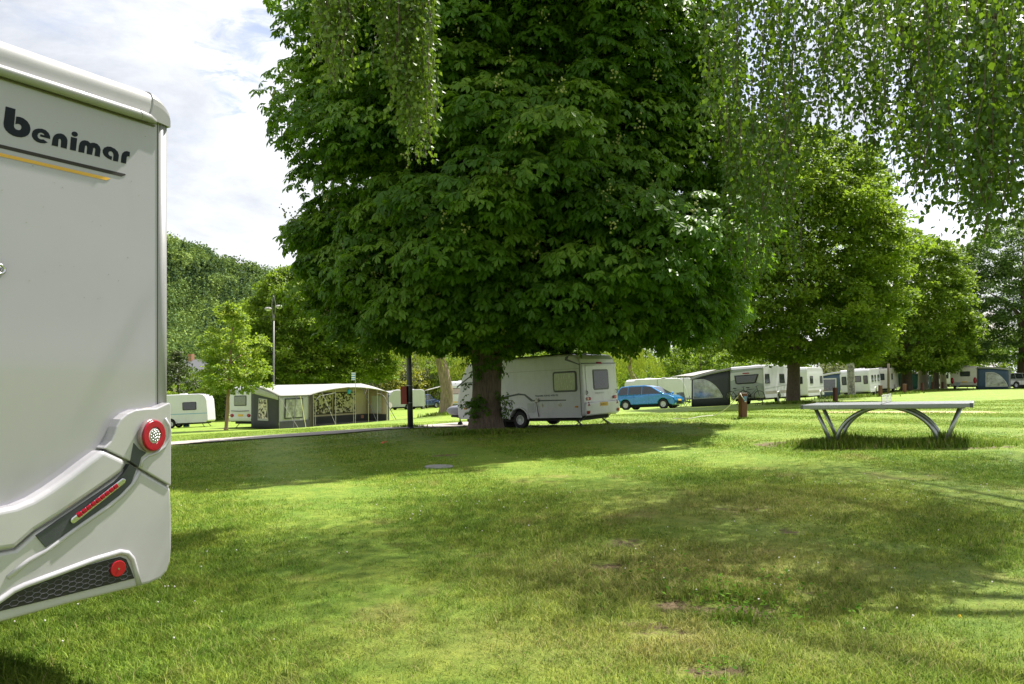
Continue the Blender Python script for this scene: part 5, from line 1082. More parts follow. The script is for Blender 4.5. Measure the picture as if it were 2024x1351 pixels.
def build_big_awning():
    P2 = Vector((-13.87, 45.2, 0)); e = Vector((.82, -.57, 0)).normalized(); g = Vector((.57, .82, 0)).normalized(); z2 = zt(P2.x, P2.y)
    t = thing('awning', 'long white and charcoal awning with patterned windows and an open arched porch', 'awning', (P2.x, P2.y, z2)); D = 2.62; Ln = 9.15
    dzg = (zt(P2.x+g.x*Ln, P2.y+g.y*Ln)-z2)
    W = lambda u, v, z: (g.x*u-e.x*v, g.y*u-e.y*v, z+dzg*u/Ln)     # u along the front, v back towards the caravan
    def front_top(u): return 2.02+.10*math.exp(-((u-.9)/.6)**2)*0+(.42*math.sin(math.pi*min(1, max(0, (u-2.3)/(Ln-2.3))))**.8 if u > 2.3 else 0)
    def roof(a, b):
        u = a*Ln; v = b; fz = front_top(u); bz = 2.62; z = bz*v+fz*(1-v)+.12*math.sin(math.pi*v)-.06*abs(math.sin(a*14))*math.sin(math.pi*v)
        edge = -.12*(1-v) if u <= 2.3 else 0
        return W(u-(.1 if a == 0 else 0), D*v-.12*(1-v), z+edge*0)
    grid_cloth('roof', roof, 48, 10, CLOTHW, t)
    # roof end piece falling to the end wall
    def endv(a, b): zt_ = 2.02*(1-a)+2.6*a+.05*math.sin(a*3.1); return W(-.02-.25*(1-b)*(1-a)*0, D*a, .02+(zt_-.02)*b)
    grid_cloth('end_wall', endv, 8, 6, CLOTHG, t)
    w = MB(); w.quadbox(W(-.04, .95, .50), W(-.04, 1.95, .50), W(-.04, 1.85, 1.85), W(-.04, 1.05, 1.80), Vector((-g.x*.02, -g.y*.02, 0))); ww = w.build('window', CLOTHL, t)
    MB().quadbox(W(-.065, 1.0, .62), W(-.065, 1.88, .62), W(-.065, 1.80, 1.80), W(-.065, 1.08, 1.75), Vector((-g.x*.01, -g.y*.01, 0))).build('pane', PAT, ww)
    # light grey skirt of the roof over the end
    grid_cloth('roof_side', lambda a, b: W(-.07, D*a, (2.03*(1-a)+2.62*a+.02)-b*(.28+.20*a)), 8, 3, CLOTHL, t)
    # flush front bay
    def bay(a, b): return W(a*2.25, 0+.03*math.sin(a*9)*(1-b), .02+(2.02-.02)*b)
    grid_cloth('front_wall', bay, 8, 6, CLOTHL, t)
    o = Vector((e.x, e.y, 0))*.03
    def fwin(u0, u1, z0, z1, v, m, name='window', fm=CLOTHG, fw=.07):
        f_ = MB().quadbox(W(u0, v-.03, z0), W(u1, v-.03, z0), W(u1, v-.03, z1), W(u0+.05, v-.03, z1), o*.6).build(name, fm, t)
        MB().quadbox(W(u0+fw, v-.055, z0+fw), W(u1-fw, v-.055, z0+fw), W(u1-fw, v-.055, z1-fw), W(u0+.05+fw, v-.055, z1-fw), o*.4).build('pane', m, f_)
    fwin(.35, 1.75, .62, 1.85, 0, PANEM)
    def band(u0, u1, v, z1, m=CLOTHG, name='ground_skirt'): MB().quadbox(W(u0, v-.05, .0), W(u1, v-.05, .0), W(u1, v-.05, z1), W(u0, v-.05, z1), o*.5).build(name, m, t)
    band(0, 2.25, 0, .48)
    MB().quadbox(W(2.25, -.03, 0), W(2.55, -.03, 0), W(2.5, -.03, 2.05), W(2.25, -.03, 2.03), o).build('corner_panel', mat('awning_dark_brown', (.07, .055, .05), .8), t)
    # recessed wall and right end wall
    v = 1.85
    MB().quadbox(W(.05, .05, .0), W(Ln-.1, .05, .0), W(Ln-.1, D, .0), W(.05, D, .0), Vector((0, 0, .03))).build('groundsheet', mat('groundsheet', (.16, .15, .14), .9), t)
    grid_cloth('inner_wall', lambda a, b: W(2.5+a*(Ln-2.55), v, .02+b*2.42), 12, 4, CLOTHB, t)
    fwin(3.9, 5.75, .62, 2.08, v, PAT, fm=MATS['awning_dark_brown']); fwin(5.85, 7.9, .62, 2.08, v, PAT, fm=MATS['awning_dark_brown'])
    band(2.5, Ln, v, .50)
    grid_cloth('side_wall', lambda a, b: W(Ln-.03, a*D, .02+b*(2.02+.5*a)), 6, 4, mat('awning_tan', (.52, .40, .31), .85, var=.06), t)
    MB().quadbox(W(Ln-.06, .55, .55), W(Ln-.06, 1.5, .55), W(Ln-.06, 1.5, 1.75), W(Ln-.06, .55, 1.8), Vector((-g.x*.02, -g.y*.02, 0))).build('side_window', mat('white_foil', (.62, .63, .64), .2, coat=.8, var=.1), t)
    MB().quadbox(W(Ln-.05, .02, 0), W(Ln-.05, D, 0), W(Ln-.05, D, .5), W(Ln-.05, .02, .5), Vector((-g.x*.02, -g.y*.02, 0))).build('ground_skirt', CLOTHG, t)
    MB().quadbox(W(Ln-.02, -.06, 0), W(Ln+.10, -.06, 0), W(Ln+.02, -.06, 2.0), W(Ln-.05, -.06, 2.0), o).build('corner_panel', CLOTHG, t)
    pm = mat('pole_grey', (.45, .43, .40), .4, metal=.5)
    for u in (2.55, 4.35, 5.9, 7.25, 8.1, Ln-.05): MB().tube([W(u, -.08, 0), W(u, -.06, front_top(u)+.02)], .022, 6).build('pole', pm, t)
    MB().tube([W(2.55+(Ln-2.6)*k/16, -.09, front_top(2.55+(Ln-2.6)*k/16)-.02) for k in range(17)], .025, 6).build('arch_pole', pm, t)
    arch = [W(2.7+.55*(1-math.cos(math.pi/2*k/6)), -.085, 1.5+.45*math.sin(math.pi/2*k/6)) for k in range(7)]; MB().tube([W(2.68, -.085, .1)]+arch+[W(4.3, -.085, 2.1)], .02, 6).build('door_arch', CLOTHW, t)
    arch = [W(Ln-.2-.9*(1-math.cos(math.pi/2*k/6)), -.085, 1.35+.62*math.sin(math.pi/2*k/6)) for k in range(7)]; MB().tube([W(Ln-.18, -.085, .1)]+arch, .02, 6).build('door_arch', CLOTHW, t)
    for u, du, m in ((1.2, -1.0, CLOTHG), (1.5, -.3, mat('guy_yellow', (.6, .6, .2), .7)), (3.2, .4, CLOTHW), (6.7, .5, CLOTHG), (8.3, .8, CLOTHG), (-.1, .8, CLOTHW)):
        MB().tube([W(u, -.1, front_top(max(0, u))-.05), W(u+du, -1.0, .02-.05)], .012 if m is not CLOTHG else .02, 4).build('guy_line', m, t)
    band(6.6, 7.1, v-.02, .42, mat('badge_white', (.6, .57, .55), .6), 'badge') if False else None
    MB().quadbox(W(8.35, v-.08, .2), W(8.6, v-.08, .2), W(8.6, v-.08, .42), W(8.35, v-.08, .42), o*.4).build('badge', mat('badge_red', (.55, .25, .2), .6), t)
    q = W(5.9, -.25, 0); zq = z2
    fp = thing('flag_pole', 'thin pole with a small blue and white striped flag in front of the awning', 'flag', (P2.x+q[0], P2.y+q[1], zq+q[2]-.02))
    MB().tube([(0, 0, 0), (0, 0, 3.45)], .02, 6).build('pole', pm, fp)
    fl = MB().box(-.26, -.02, -.008, .008, 2.92, 3.42).build('flag', mat('flag_white', (.75, .78, .8), .8), fp)
    for k in range(3): MB().box(-.262, -.018, -.011, .011, 2.98+k*.15, 3.04+k*.15).build('flag_stripe', mat('flag_blue', (.05, .22, .5), .8), fl)
    q = W(5.65, .1, 2.15); ln = MB().sphere((0, 0, 0), (.13, .13, .17), 8, 12).tube([(0, 0, .1), (0, 0, .3)], .008, 4).build('paper_lantern', mat('lantern_blue', (.04, .35, .55), .6), None, True)
    ln.location = (P2.x+q[0], P2.y+q[1], z2+q[2]); tag(ln, 'round blue lantern hanging under the awning roof', 'lantern')
build_big_awning()
# satellite dish right of the awning
def build_dish():
    x, y = X(768, 54), 54.; t = thing('satellite_dish', 'small white satellite dish on a tripod right of the long awning', 'satellite dish', (x, y, zt(x, y)))
    d = MB().disc((0, -.02, 1.1), (.25, -1, .35), 0, .26, .02, 20).build('dish', mat('dish_white', (.7, .7, .68), .4), t); tr = MB()
    for k in range(3): a = k*2.09+.4; tr.tube([(0, 0, .75), (.42*math.cos(a), .42*math.sin(a), 0)], .014, 5)
    tr.tube([(0, 0, .6), (0, 0, 1.1)], .02, 6); tr.tube([(0, -.02, .9), (.05, -.4, 1.05)], .01, 4); tr.build('tripod', mat('pole_grey', (.45, .43, .40), .4), t)
build_dish()

# other caravans
GW = 'white caravans on the campsite'
tB, fB = caravan('small white caravan with a light blue stripe, side on beyond the path at the left', (X(427, 59), 59.), 'BR', (-.97, -.12), 5.6, 2.2, 2.5, -.1, GW, front='round', lights=False,
    wins=[('R', -2.35, -1.35, 1.28, 1.92, dict(pm=CURT)), ('R', -.55, .05, 1.28, 1.88, dict(pm=CURT)), ('R', 1.3, 2.2, 1.3, 1.9), ('L', -2, -1, 1.3, 1.9)], rearslope=.1,
    stripes=[('stripe', 'R', [(-2.75, 1.0), (2.7, 1.0), (2.7, 1.06), (-2.75, 1.06)], mat('stripe_pale_blue', (.22, .38, .55), .4)), ('stripe', 'L', [(-2.75, 1.0), (2.7, 1.0), (2.7, 1.06), (-2.75, 1.06)], MATS['stripe_pale_blue'])])
MB().box(-.9, -.5, -.9, -.6, .02, .22).build('water_container', mat('container_blue', (.05, .25, .5), .4), tB, bevel=.03)
caravan('distant white caravan behind the brick red box on the lamp pole', (X(838, 96), 96.), 'BR', (-.97, -.2), 4.6, 2.2, 2.45, -.2, GW, wins=[('R', -1.9, -1.1, 1.3, 1.85), ('R', -.5, .4, 1.3, 1.85), ('R', 1.1, 1.9, 1.3, 1.85)],
    stripes=[('stripe', 'R', [(-2.2, .95), (2.2, .95), (2.2, 1.05), (-2.2, 1.05)], BLUEP)], lights=False)
caravan('distant white caravan seen end on between the awning and the satellite dish', (X(777, 93), 93.), 'FL', AXN, 5.0, 2.2, 2.4, 0, GW, wins=[('F', -.7, .7, 1.3, 1.85), ('L', -1.8, -.8, 1.3, 1.85)], lights=False)
caravan('old rounded white caravan between the willow and the big caravan', (X(882, 76), 76.), 'BL', (.3, .95), 4.8, 2.1, 2.75, 0, GW, wins=[('B', -.85, .7, 1.45, 2.05, dict(pm=mat('pink_curtain', (.42, .30, .30), .3, coat=.6)))], rearslope=.25, front='round')
G_corner = (16.7, 50.0)
PG = mat('front_grey_green', (.30, .33, .31), .38, var=.04, coat=.3, dirt=.1)
tG, fG = caravan('white caravan with a greyish front and a long black front window, beside the blue car', G_corner, 'FL', AXN, 6.5, 2.3, 2.58, 0, GW, front='box', tow=True,
    wins=[('L', 1.9, 3.0, 1.32, 1.98, dict(slant=-.12)), ('L', -1.7, -.4, 1.32, 1.98, dict(slant=-.1)), ('R', 0, 1.2, 1.3, 1.9)], lights=True,
    stripes=[('line', 'L', [(-3.1, 1.25), (2.9, 1.0), (3.15, .98), (3.15, .95), (2.9, .965), (-3.1, 1.22)], mat('stripe_grey', (.25, .27, .27), .4)), ('lower_band', 'L', [(-3.1, .62), (-.45, .62), (-.45, .82), (-3.1, .82)], mat('band_bronze', (.30, .27, .22), .35, coat=.4)),
             ('lower_band', 'L', [(.45, .62), (3.1, .62), (3.1, .82), (.45, .82)], MATS['band_bronze'])])
ff = lambda p, d: (fG.xf(p[1])+d, p[0], p[1])
strip(tG, 'front_panel', ff, rrect(-1.1, 1.1, .5, 2.40, .12), PG, -.02, .02)
wf = MB().prism([(-.80, 1.98), (.84, 1.98), (.62, 1.42), (.45, 1.38), (-.60, 1.38), (-.74, 1.44)], ff, -.01, .045).build('front_window', RUB, tG, bevel=.02); MB().prism([(-.70, 1.92), (.74, 1.92), (.55, 1.46), (-.64, 1.46)], ff, .02, .052).build('pane', GLASS, wf)
strip(tG, 'badge', ff, rrect(-.22, .22, 2.05, 2.12, .02), REDL, .0, .035)
strip(tG, 'vinyl_cover', ff, rrect(-1.05, 1.05, .45, 1.22, .1), mat('cover_vinyl', (.34, .37, .35), .5, bump=.6, bscale=4), .0, .05)
H_ = (X(1598, 61), 61.)
caravan('tall white caravan right of the maple trunk with small side windows', H_, 'FL', AXN, 5.6, 2.3, 2.7, -1.6, GW, front='box', wins=[('L', .9, 1.9, 1.35, 1.98), ('L', -2.4, -1.5, 1.35, 1.98), ('F', -.8, .8, 1.35, 1.95)],
    stripes=[('line', 'L', [(-2.7, 1.05), (2.6, 1.0), (2.6, 1.03), (-2.7, 1.08)], MATS['stripe_grey']), ('lower_band', 'L', [(-1.05, .6), (2.7, .6), (2.7, .8), (-1.05, .8)], MATS['band_bronze']), ('lower_band', 'L', [(-2.7, .6), (-2.15, .6), (-2.15, .8), (-2.7, .8)], MATS['band_bronze'])])
I_ = (X(1721, 66), 66.)
tI, fI = caravan('white caravan behind the speckled birch trunk, with a wide front window', I_, 'FL', AXN, 5.6, 2.42, 2.42, 0, GW, front='box', wins=[('F', -.45, .55, 1.3, 1.85), ('F', -1.05, -.65, 1.1, 1.85, dict(slant=.0)), ('F', .72, 1.08, 1.1, 1.85), ('L', .9, 1.8, 1.25, 1.85), ('L', -.4, .3, 1.25, 1.85), ('L', -2.2, -1.2, 1.25, 1.85)])
caravan('cream caravan behind a thin dark stem, right of the birch trunk', (X(1760, 74), 74.), 'FL', AXN, 5.5, 2.3, 2.4, 0, GW, front='box', paint=CREAM, wins=[('F', -.5, .7, 1.25, 1.9), ('L', .9, 1.8, 1.25, 1.85)])
caravan('distant white caravan just left of the broad maple trunk', (X(1832, 104), 104.), 'FL', AXN, 5.0, 2.3, 2.5, 0, GW, front='box', wins=[('F', -.7, .7, 1.25, 1.85), ('L', .9, 1.8, 1.25, 1.85)])
caravan('distant white caravan seen between the thin trunks', (X(1882, 112), 112.), 'FL', (-.75, -.66), 5.0, 2.3, 2.5, 0, GW, front='box', wins=[('F', -.7, .7, 1.25, 1.85), ('L', .9, 1.8, 1.25, 1.85)])
K_ = (X(1931, 78), 78.)
tK, fK = caravan('white caravan with round red tail lights, rear towards the lawn at the right', K_, 'BR', AX, 5.8, 2.35, 2.42, 0, GW, front='box', lights=False, wins=[('B', -.60, .30, 1.36, 1.88), ('R', -2, -1, 1.3, 1.9)], paint=CREAM)
for s in (1, -1): MB().sphere((-2.9, s*1.02, .93), (.06, .16, .34), 8, 12).build('tail_light', REDL, tK, True)
fk = lambda p, d: (fK.xb(p[1])-d, p[0], p[1])
strip(tK, 'number_plate', fk, rrect(-.35, .15, .72, .85, .01), YPL, -.01, .03); strip(tK, 'hatch', fk, rrect(.1+.35, 1.0, 1.1, 2.0, .04), CREAM, -.01, .012)
MB().tube([(-2.96, -.9, .5), (-3.1, -.9, .72), (-3.1, .9, .72), (-2.96, .9, .5)], .025, 6).build('bicycle_rack', STEEL, tK); MB().quadbox((-3.2, .3, .45), (-3.05, .3, .75), (-3.05, .62, .75), (-3.2, .62, .1), (.02, 0, 0)).build('step', mat('step_grey', (.3, .36, .4), .5), tK)

def awning(label, corner, depth, length, h0, h1, wallm, roofm=CLOTHW, arch=None, win=None, front_open=False, e=E, group='awnings beside the caravans'):
    """corner: ground point of the caravan corner; walls run along e (depth) and along AX (length)"""
    ev = Vector((e[0], e[1], 0)).normalized(); g = Vector((.57, .82, 0)).normalized(); z = zt(corner[0], corner[1]); t = thing('awning', label, 'awning', (corner[0], corner[1], z), None, group)
    dz = zt(corner[0]+ev.x*depth, corner[1]+ev.y*depth)-z
    W = lambda a, u, zz: (ev.x*a+g.x*u, ev.y*a+g.y*u, zz+(dz*a/depth if zz < 1 else dz*.6*a/depth))
    top = lambda a: h0+(h1-h0)*a/depth+.07*math.sin(math.pi*a/depth)
    grid_cloth('roof', lambda a, b: W(a*depth*1.02+.02, b*length-.08*(1-b), top(a*depth)+.02), 10, 6, roofm, t)
    grid_cloth('valance', lambda a, b: W(a*depth*1.02+.02, -.10, top(a*depth)+.01-b*.16), 10, 1, roofm, t)
    grid_cloth('end_wall', lambda a, b: W(.03+a*(depth-.05), .02*math.sin(a*12), .02+(top(a*depth)-.14)*b), 10, 4, wallm, t)
    g_ = Vector((-g.x, -g.y, 0))
    if arch:
        a0, a1, z0, z1 = arch; pts = [(a0, z0), (a1, z0)]
        n = 12; m_ = (a0+a1)/2
        P = [(a0+.0*(a1-a0), z0)]+[(a0+(a1-a0)*(k/n), z0+(z1-z0)*math.sin(math.pi/2*min(1, (1-k/n)*1.35+.02))**.7) for k in range(n+1)]+[(a1, z0)]
        if win == 'right': P = [(a0+a1-p, q) for p, q in P]
        fn = lambda p, d: tuple(Vector(W(p[0], -.02, p[1]))+g_*d)
        w = MB().prism(P, fn, 0, .02).build('window', mat('piping_grey', (.5, .5, .48), .6), t); c = (m_, (z0+z1)/2)
        MB().prism([(c[0]+(p-c[0])*.93, c[1]+(q-c[1])*.93) for p, q in P], fn, .01, .035).build('pane', PANEM, w)
    elif win:
        a0, a1, z0, z1 = win; fn = lambda p, d: tuple(Vector(W(p[0], -.02, p[1]))+g_*d)
        w = MB().prism(rrect(a0, a1, z0, z1, .03), fn, 0, .02).build('window', mat('piping_grey', (.5, .5, .48), .6), t); MB().prism(rrect(a0+.1, a1-.1, z0+.1, z1-.1, .03), fn, .01, .035).build('pane', mat('dark_foil', (.03, .04, .06), .15, coat=.8), w)
    if not front_open: grid_cloth('front_wall', lambda a, b: W(depth, a*length, .02+(h1-.1)*b), 6, 3, wallm, t)
    for u in (0, length): MB().tube([W(depth+.02, u, 0), W(depth+.02, u, h1)], .02, 6).build('pole', mat('pole_grey', (.45, .43, .40), .4), t)
    return t, W
# next to the grey fronted caravan: extends to the left
gl = vadd(G_corner, (-.82, .57), 2.32)
tw, Wg = awning('dark grey awning with a big curved clear window, left of the grey fronted caravan', gl, 2.75, 5.5, 2.5, 1.95, CLOTHG, arch=(.55, 2.65, .55, 1.85), win='right', e=(-.82, .57))
o2 = vadd(gl, (-.82, .57), 2.8)
zc = zt(*o2); cn = thing('canopy', 'pale canopy stretched out left of the dark grey awning over the porch', 'canopy', (o2[0], o2[1], zc), None)
ev = Vector((-.82, .57, 0)); gg = Vector((.57, .82, 0)); grid_cloth('roof', lambda a, b: tuple(ev*a*2.6+gg*b*5+Vector((0, 0, 2.15-.25*a+.5*b*(1-.4*a)+.10*math.sin(3.1*a)))), 8, 6, CLOTHW, cn)
for a, b in ((2.55, .02), (2.55, 4.9)): MB().tube([tuple(ev*a+gg*b+Vector((0, 0, -.05))), tuple(ev*a+gg*b+Vector((0, 0, 1.9+.06*b)))], .022, 6).build('pole', MATS['pole_grey'], cn)
awning('grey awning with a dark square window, left of the caravan behind the birch trunk', vadd(I_, (-.82, .57), 2.44), 1.95, 4.5, 2.3, 1.95, CLOTHN, roofm=CLOTHL, win=(.35, 1.7, .55, 1.75), e=(-.82, .57))
awning('blue awning with a white arched window, right of the caravan with red tail lights', K_, 2.75, 4.5, 2.3, 2.05, CLOTHN, arch=(.75, 2.65, .25, 1.75), win='left')
# porch caravan behind the blue car
caravan('long pale caravan behind the blue car, seen over its roof', (X(1254, 72), 72.), 'BR', (.97, .25), 5.6, 2.2, 2.5, 0, GW, wins=[('R', -2, -1, 1.3, 1.9)], lights=False)
caravan('long low white caravan roof between the big caravan and the golden willow', (X(1372, 78), 78.), 'BL', (-.95, .1), 6.0, 2.2, 2.5, 0, GW, wins=[('L', -2, -1, 1.3, 1.9), ('L', 0, 1, 1.3, 1.9)], lights=False)
# pavilion by the willow
def pavilion(label, px, Y, w, h, m, face=(0, -1)):
    x, y = px and X(px, Y), Y; t = thing('canopy', label, 'canopy', (x, y, zt(x, y)))
    grid_cloth('roof', lambda a, b: ((a-.5)*w, (b-.5)*3, h+.75*a+.1*math.sin(math.pi*b)), 8, 6, m, t)
    for a in (-1, 1):
        for b in (-1, 1): MB().tube([(a*w*.48, b*1.45, -.1), (a*w*.48, b*1.45, h+.35+a*.35)], .025, 6).build('pole', MATS['pole_grey'], t)
pavilion('white sloping canopy beside the blue off road car, left of the willow trunk', 868, 82, 2.9, 1.95, CLOTHW)
tp = (X(1792, 92), 92.); awning('low white tent with dark green end, left of the broad maple trunk', tp, 2.4, 3, 2.1, 1.7, mat('tent_green', (.05, .16, .14), .8), e=(.9, -.3))
# ---------------------------------------------------------------- cars
def car(label, c, fwd, L_, W, H, paint, body, glass, wb, wr, group=None, name='parked_car', belt=.95, extras=None):
    f = Vector((fwd[0], fwd[1], 0)).normalized(); loc, rot = settle(c[0], c[1], f.x, f.y, 1.3, .7); t = thing(name, label, 'car', loc, rot, group); h = L_/2
    ar = wr+.05; no = []
    for wx in (wb/2, -wb/2): no += [(wx+ar*math.cos(math.pi*k/8), max(.20, wr+ar*math.sin(math.pi*k/8))) for k in range(9)]
    MB().prism(body+no, lambda p, d: (p[0], d*(1-.10*max(0, abs(p[0])/h-.75)/.25*abs(1)), p[1]), -W/2, W/2).build('body', paint, t, bevel=.07, seg=3, ang=40)
    zb = min(p[1] for p in glass); zt_ = max(p[1] for p in glass); tp = lambda z: 1-.24*(z-zb)/(zt_-zb)
    ys = W/2-.05; vs = []; n = len(glass)
    MB().add([(x, -ys*tp(z), z) for x, z in glass]+[(x, ys*tp(z), z) for x, z in glass], [tuple(range(n-1, -1, -1)), tuple(range(n, 2*n))]+[(i, (i+1) % n, n+(i+1) % n, n+i) for i in range(n)]).build('cabin', paint, t, bevel=.05, seg=3, ang=25)
    cx = sum(p[0] for p in glass)/n; cz = (zb+zt_)/2
    inn = [(cx+(x-cx)*.90, min(zt_-.10, max(zb+.04, z))) for x, z in glass]
    xs = [p[0] for p in inn]; x0, x1 = min(xs), max(xs)
    def clip(poly, a, b):
        def cut(P, s, k):
            out = []
            for i in range(len(P)):
                p, q = P[i], P[(i+1) % len(P)]; ip, iq = s*(p[0]-k) >= 0, s*(q[0]-k) >= 0
                if ip: out.append(p)
                if ip != iq: u = (k-p[0])/(q[0]-p[0]); out.append((k, p[1]+u*(q[1]-p[1])))
            return out
        return cut(cut(poly, 1, a), -1, b)
    sp = [x0, x0+(x1-x0)*.24, x0+(x1-x0)*.56, x1-.0]
    for s in (1, -1):
        for a, b in zip(sp[:-1], sp[1:]):
            P = clip(inn, a+.03, b-.03)
            if len(P) > 2: MB().prism(P, lambda p, d: (p[0], s*(ys*tp(p[1])+d), p[1]), -.02, .012).build('side_window', GLASS, t)
        for wx in (wb/2, -wb/2): wheel(t, (wx, s*(W/2-.02), wr), (0, s, 0), wr, .2, 5, RIM)
        wx = glass[-2][0]; MB().sphere((x1+.08, s*(W/2+.09), belt+.07), (.07, .12, .08), 6, 10).build('mirror', paint, t, True)
        MB().prism([(x0-.2, belt-.14), (x1, belt-.18), (x1, belt-.165), (x0-.2, belt-.125)], lambda p, d: (p[0], s*(W/2+d), p[1]), -.01, .004).build('crease', paint, t)
        MB().box(.05, .2, s*W/2-.01 if s > 0 else -W/2-.02, s*W/2+.02 if s > 0 else -W/2+.01, belt-.12, belt-.08).build('door_handle', paint, t)
        MB().prism([(.35, .3), (.36, .3), (.36, belt), (.35, belt)], lambda p, d: (p[0], s*(W/2+d), p[1]), -.01, .002).build('door_gap', CHASSIS, t)
        MB().prism([(-.75, .3), (-.74, .3), (-.74, belt), (-.75, belt)], lambda p, d: (p[0], s*(W/2+d), p[1]), -.01, .002).build('door_gap', CHASSIS, t)
    # windscreen and rear screen lie on the sloping ends of the cabin
    def screen(nm, pa, pb):
        (xa, za), (xb, zb_) = pa, pb; d = Vector((xb-xa, 0, zb_-za)); nn = Vector((d.z, 0, -d.x)).normalized(); nn = nn if nn.x*(xa) > 0 else -nn
        A = Vector((xa, 0, za))+d*.10; B = Vector((xa, 0, za))+d*.92; ya, yb = ys*tp(A.z)*.9, ys*tp(B.z)*.9
        MB().quadbox(A+Vector((0, -ya, 0))+nn*.004, A+Vector((0, ya, 0))+nn*.004, B+Vector((0, yb, 0))+nn*.004, B+Vector((0, -yb, 0))+nn*.004, nn*.012).build(nm, GLASS, t)
    screen('windscreen', glass[-1], glass[-2]); screen('rear_window', glass[0], glass[1])
    fx = lambda z: float(np.interp(z, *zip(*sorted([(p[1], p[0]) for p in body if p[0] > 0 and p[1] < belt]))))
    bx = lambda z: float(np.interp(z, *zip(*sorted([(p[1], p[0]) for p in body if p[0] < 0 and p[1] <= belt]))))
    for s in (1, -1):
        MB().prism([(s*.38, .66), (s*.84, .70), (s*.84, .86), (s*.70, .84)], lambda p, d: (fx(p[1])-.10*abs(p[0])/.84+d, p[0], p[1]), -.12, .05).build('headlight', WHL, t, bevel=.02)
        MB().prism(rrect(s*.74-.10, s*.74+.10, .70, 1.05, .03), lambda p, d: (bx(p[1])-d, p[0], p[1]), -.05, .02).build('tail_light', REDL, t, bevel=.01)
    MB().prism(rrect(-.5, .5, .30, .52, .05), lambda p, d: (fx(p[1])+d, p[0], p[1]), -.1, .012).build('grille', CHASSIS, t)
    MB().prism(rrect(-.26, .26, .52, .63, .01), lambda p, d: (fx(p[1])+d, p[0], p[1]), -.1, .03).build('number_plate', YPL, t)
    MB().box(-h+.3, h-.3, -W/2+.25, W/2-.25, .16, .5).build('underside', CHASSIS, t)
    return t, fx, bx
BLUE = mat('car_blue', (.008, .19, .48), .25, metal=.3, var=.03, coat=1.0)
car('bright blue people carrier between the big caravan and the dark grey awning', (X(1284, 51.5), 51.5), (.83, -.56), 4.37, 1.82, 1.66, BLUE,
    [(-2.12, .25), (-2.18, .5), (-2.16, .9), (-2.08, 1.02), (1.05, 1.02), (1.75, .93), (2.08, .76), (2.17, .55), (2.16, .32), (2.05, .22)],
    [(-2.08, 1.0), (-1.92, 1.42), (-1.70, 1.60), (-1.0, 1.66), (0, 1.64), (.55, 1.52), (1.42, 1.0)], 2.72, .33, belt=1.0)
NAV = mat('car_navy', (.02, .045, .16), .3, metal=.3, coat=.9)
tS, fS, bS = car('dark blue off road car with a spare wheel, left of the leaning willow', (X(840, 99), 99.), (.57, .82), 4.3, 1.78, 1.85, NAV,
    [(-2.05, .35), (-2.1, .6), (-2.08, 1.12), (1.0, 1.12), (1.95, 1.02), (2.1, .8), (2.1, .45), (2.0, .35)],
    [(-2.08, 1.1), (-2.02, 1.7), (-1.9, 1.84), (-1, 1.86), (.2, 1.84), (.45, 1.78), (.95, 1.1)], 2.6, .38, belt=1.1)
wheel(tS, (-2.38, .2, .98), (-1, 0, 0), .36, .22, name='spare_wheel', rimmat=mat('wheel_cover', (.5, .52, .42), .5))
SIL = mat('car_silver', (.42, .42, .39), .3, metal=.4, coat=.8)
car('silver estate car cut by the right edge behind the linden trunk', (X(2016, 84), 84.), (.9, .2), 4.7, 1.85, 1.7, SIL,
    [(-2.3, .3), (-2.35, .6), (-2.3, 1.02), (1.1, 1.02), (2.0, .93), (2.3, .7), (2.33, .4), (2.2, .25)],
    [(-2.28, 1.0), (-2.0, 1.55), (-1.8, 1.66), (-1, 1.7), (0, 1.66), (.4, 1.58), (1.15, 1.0)], 2.8, .34, belt=1.0)

# ---------------------------------------------------------------- posts, lamps, small things
def service_post(label, px, py, Y, h, w=.2, box=True, group='brown service posts on the lawn'):
    x, y = X(px, Y), Y; t = thing('service_post', label, 'post', (x, y, zt(x, y)-.03), (0, 0, R(20)), group)
    MB().box(-w/2, w/2, -w/2, w/2, 0, h).build('post', WOODP, t, bevel=.012); MB().box(-w/2-.012, w/2+.012, -w/2-.012, w/2+.012, h-.002, h+.03).build('cap', mat('cap_dark', (.13, .07, .045), .6), t, bevel=.01)
    if box:
        s = MB().box(-.055, .055, -w/2-.035, -w/2+.002, h-.22, h-.07).build('socket', BLUEP, t, bevel=.008); MB().box(-.035, .035, -w/2-.045, -w/2-.03, h-.26, h-.22).build('plug', mat('grey_plastic', (.5, .5, .5), .4), s, bevel=.006)
    return t
service_post('brown post with a blue socket and a white rope, left of the table tennis table', 1468, 827, 24.6, .84, .20)
service_post('brown post just above the left part of the table tennis table', 1651, 796, 43.5, .86, .20, False)
service_post('brown post beyond the net of the table tennis table', 1740, 784, 54, .82, .20, False)
service_post('brown post in front of the trunk of the broad sunlit maple', 1788, 777, 63, .82, .21, False)
service_post('far brown post just right of the pale trunk', 1823, 770, 76, .80, .21, False)
service_post('farthest brown post between the two thin trunks', 1863, 767, 96, .85, .22, False)
service_post('small far brown post left of the two thin trunks', 1843, 768, 90, .85, .2, False)
x0, y0 = X(1466, 24.5), 24.45; z0 = zt(x0, y0)+.84; x1, y1 = at(1409, 822); q = Vector((x1, y1, zt(x1, y1)+.01)); p = Vector((x0-.06, y0-.02, z0-.01))
pts = [p.lerp(q, k/10)-Vector((0, 0, .13*math.sin(math.pi*k/10))) for k in range(11)]; rp = MB(); rp.tube([p+Vector((.08, -.15, -.2)), p+Vector((.0, -.1, -.08)), p]+pts[1:], .013, 6)
pts2 = [Vector((a, b, zt(a, b)+.03)) for a, b in [at(1409, 822), at(1385, 824), at(1360, 829), at(1330, 828)]]; rp.tube(pts2, .011, 5)
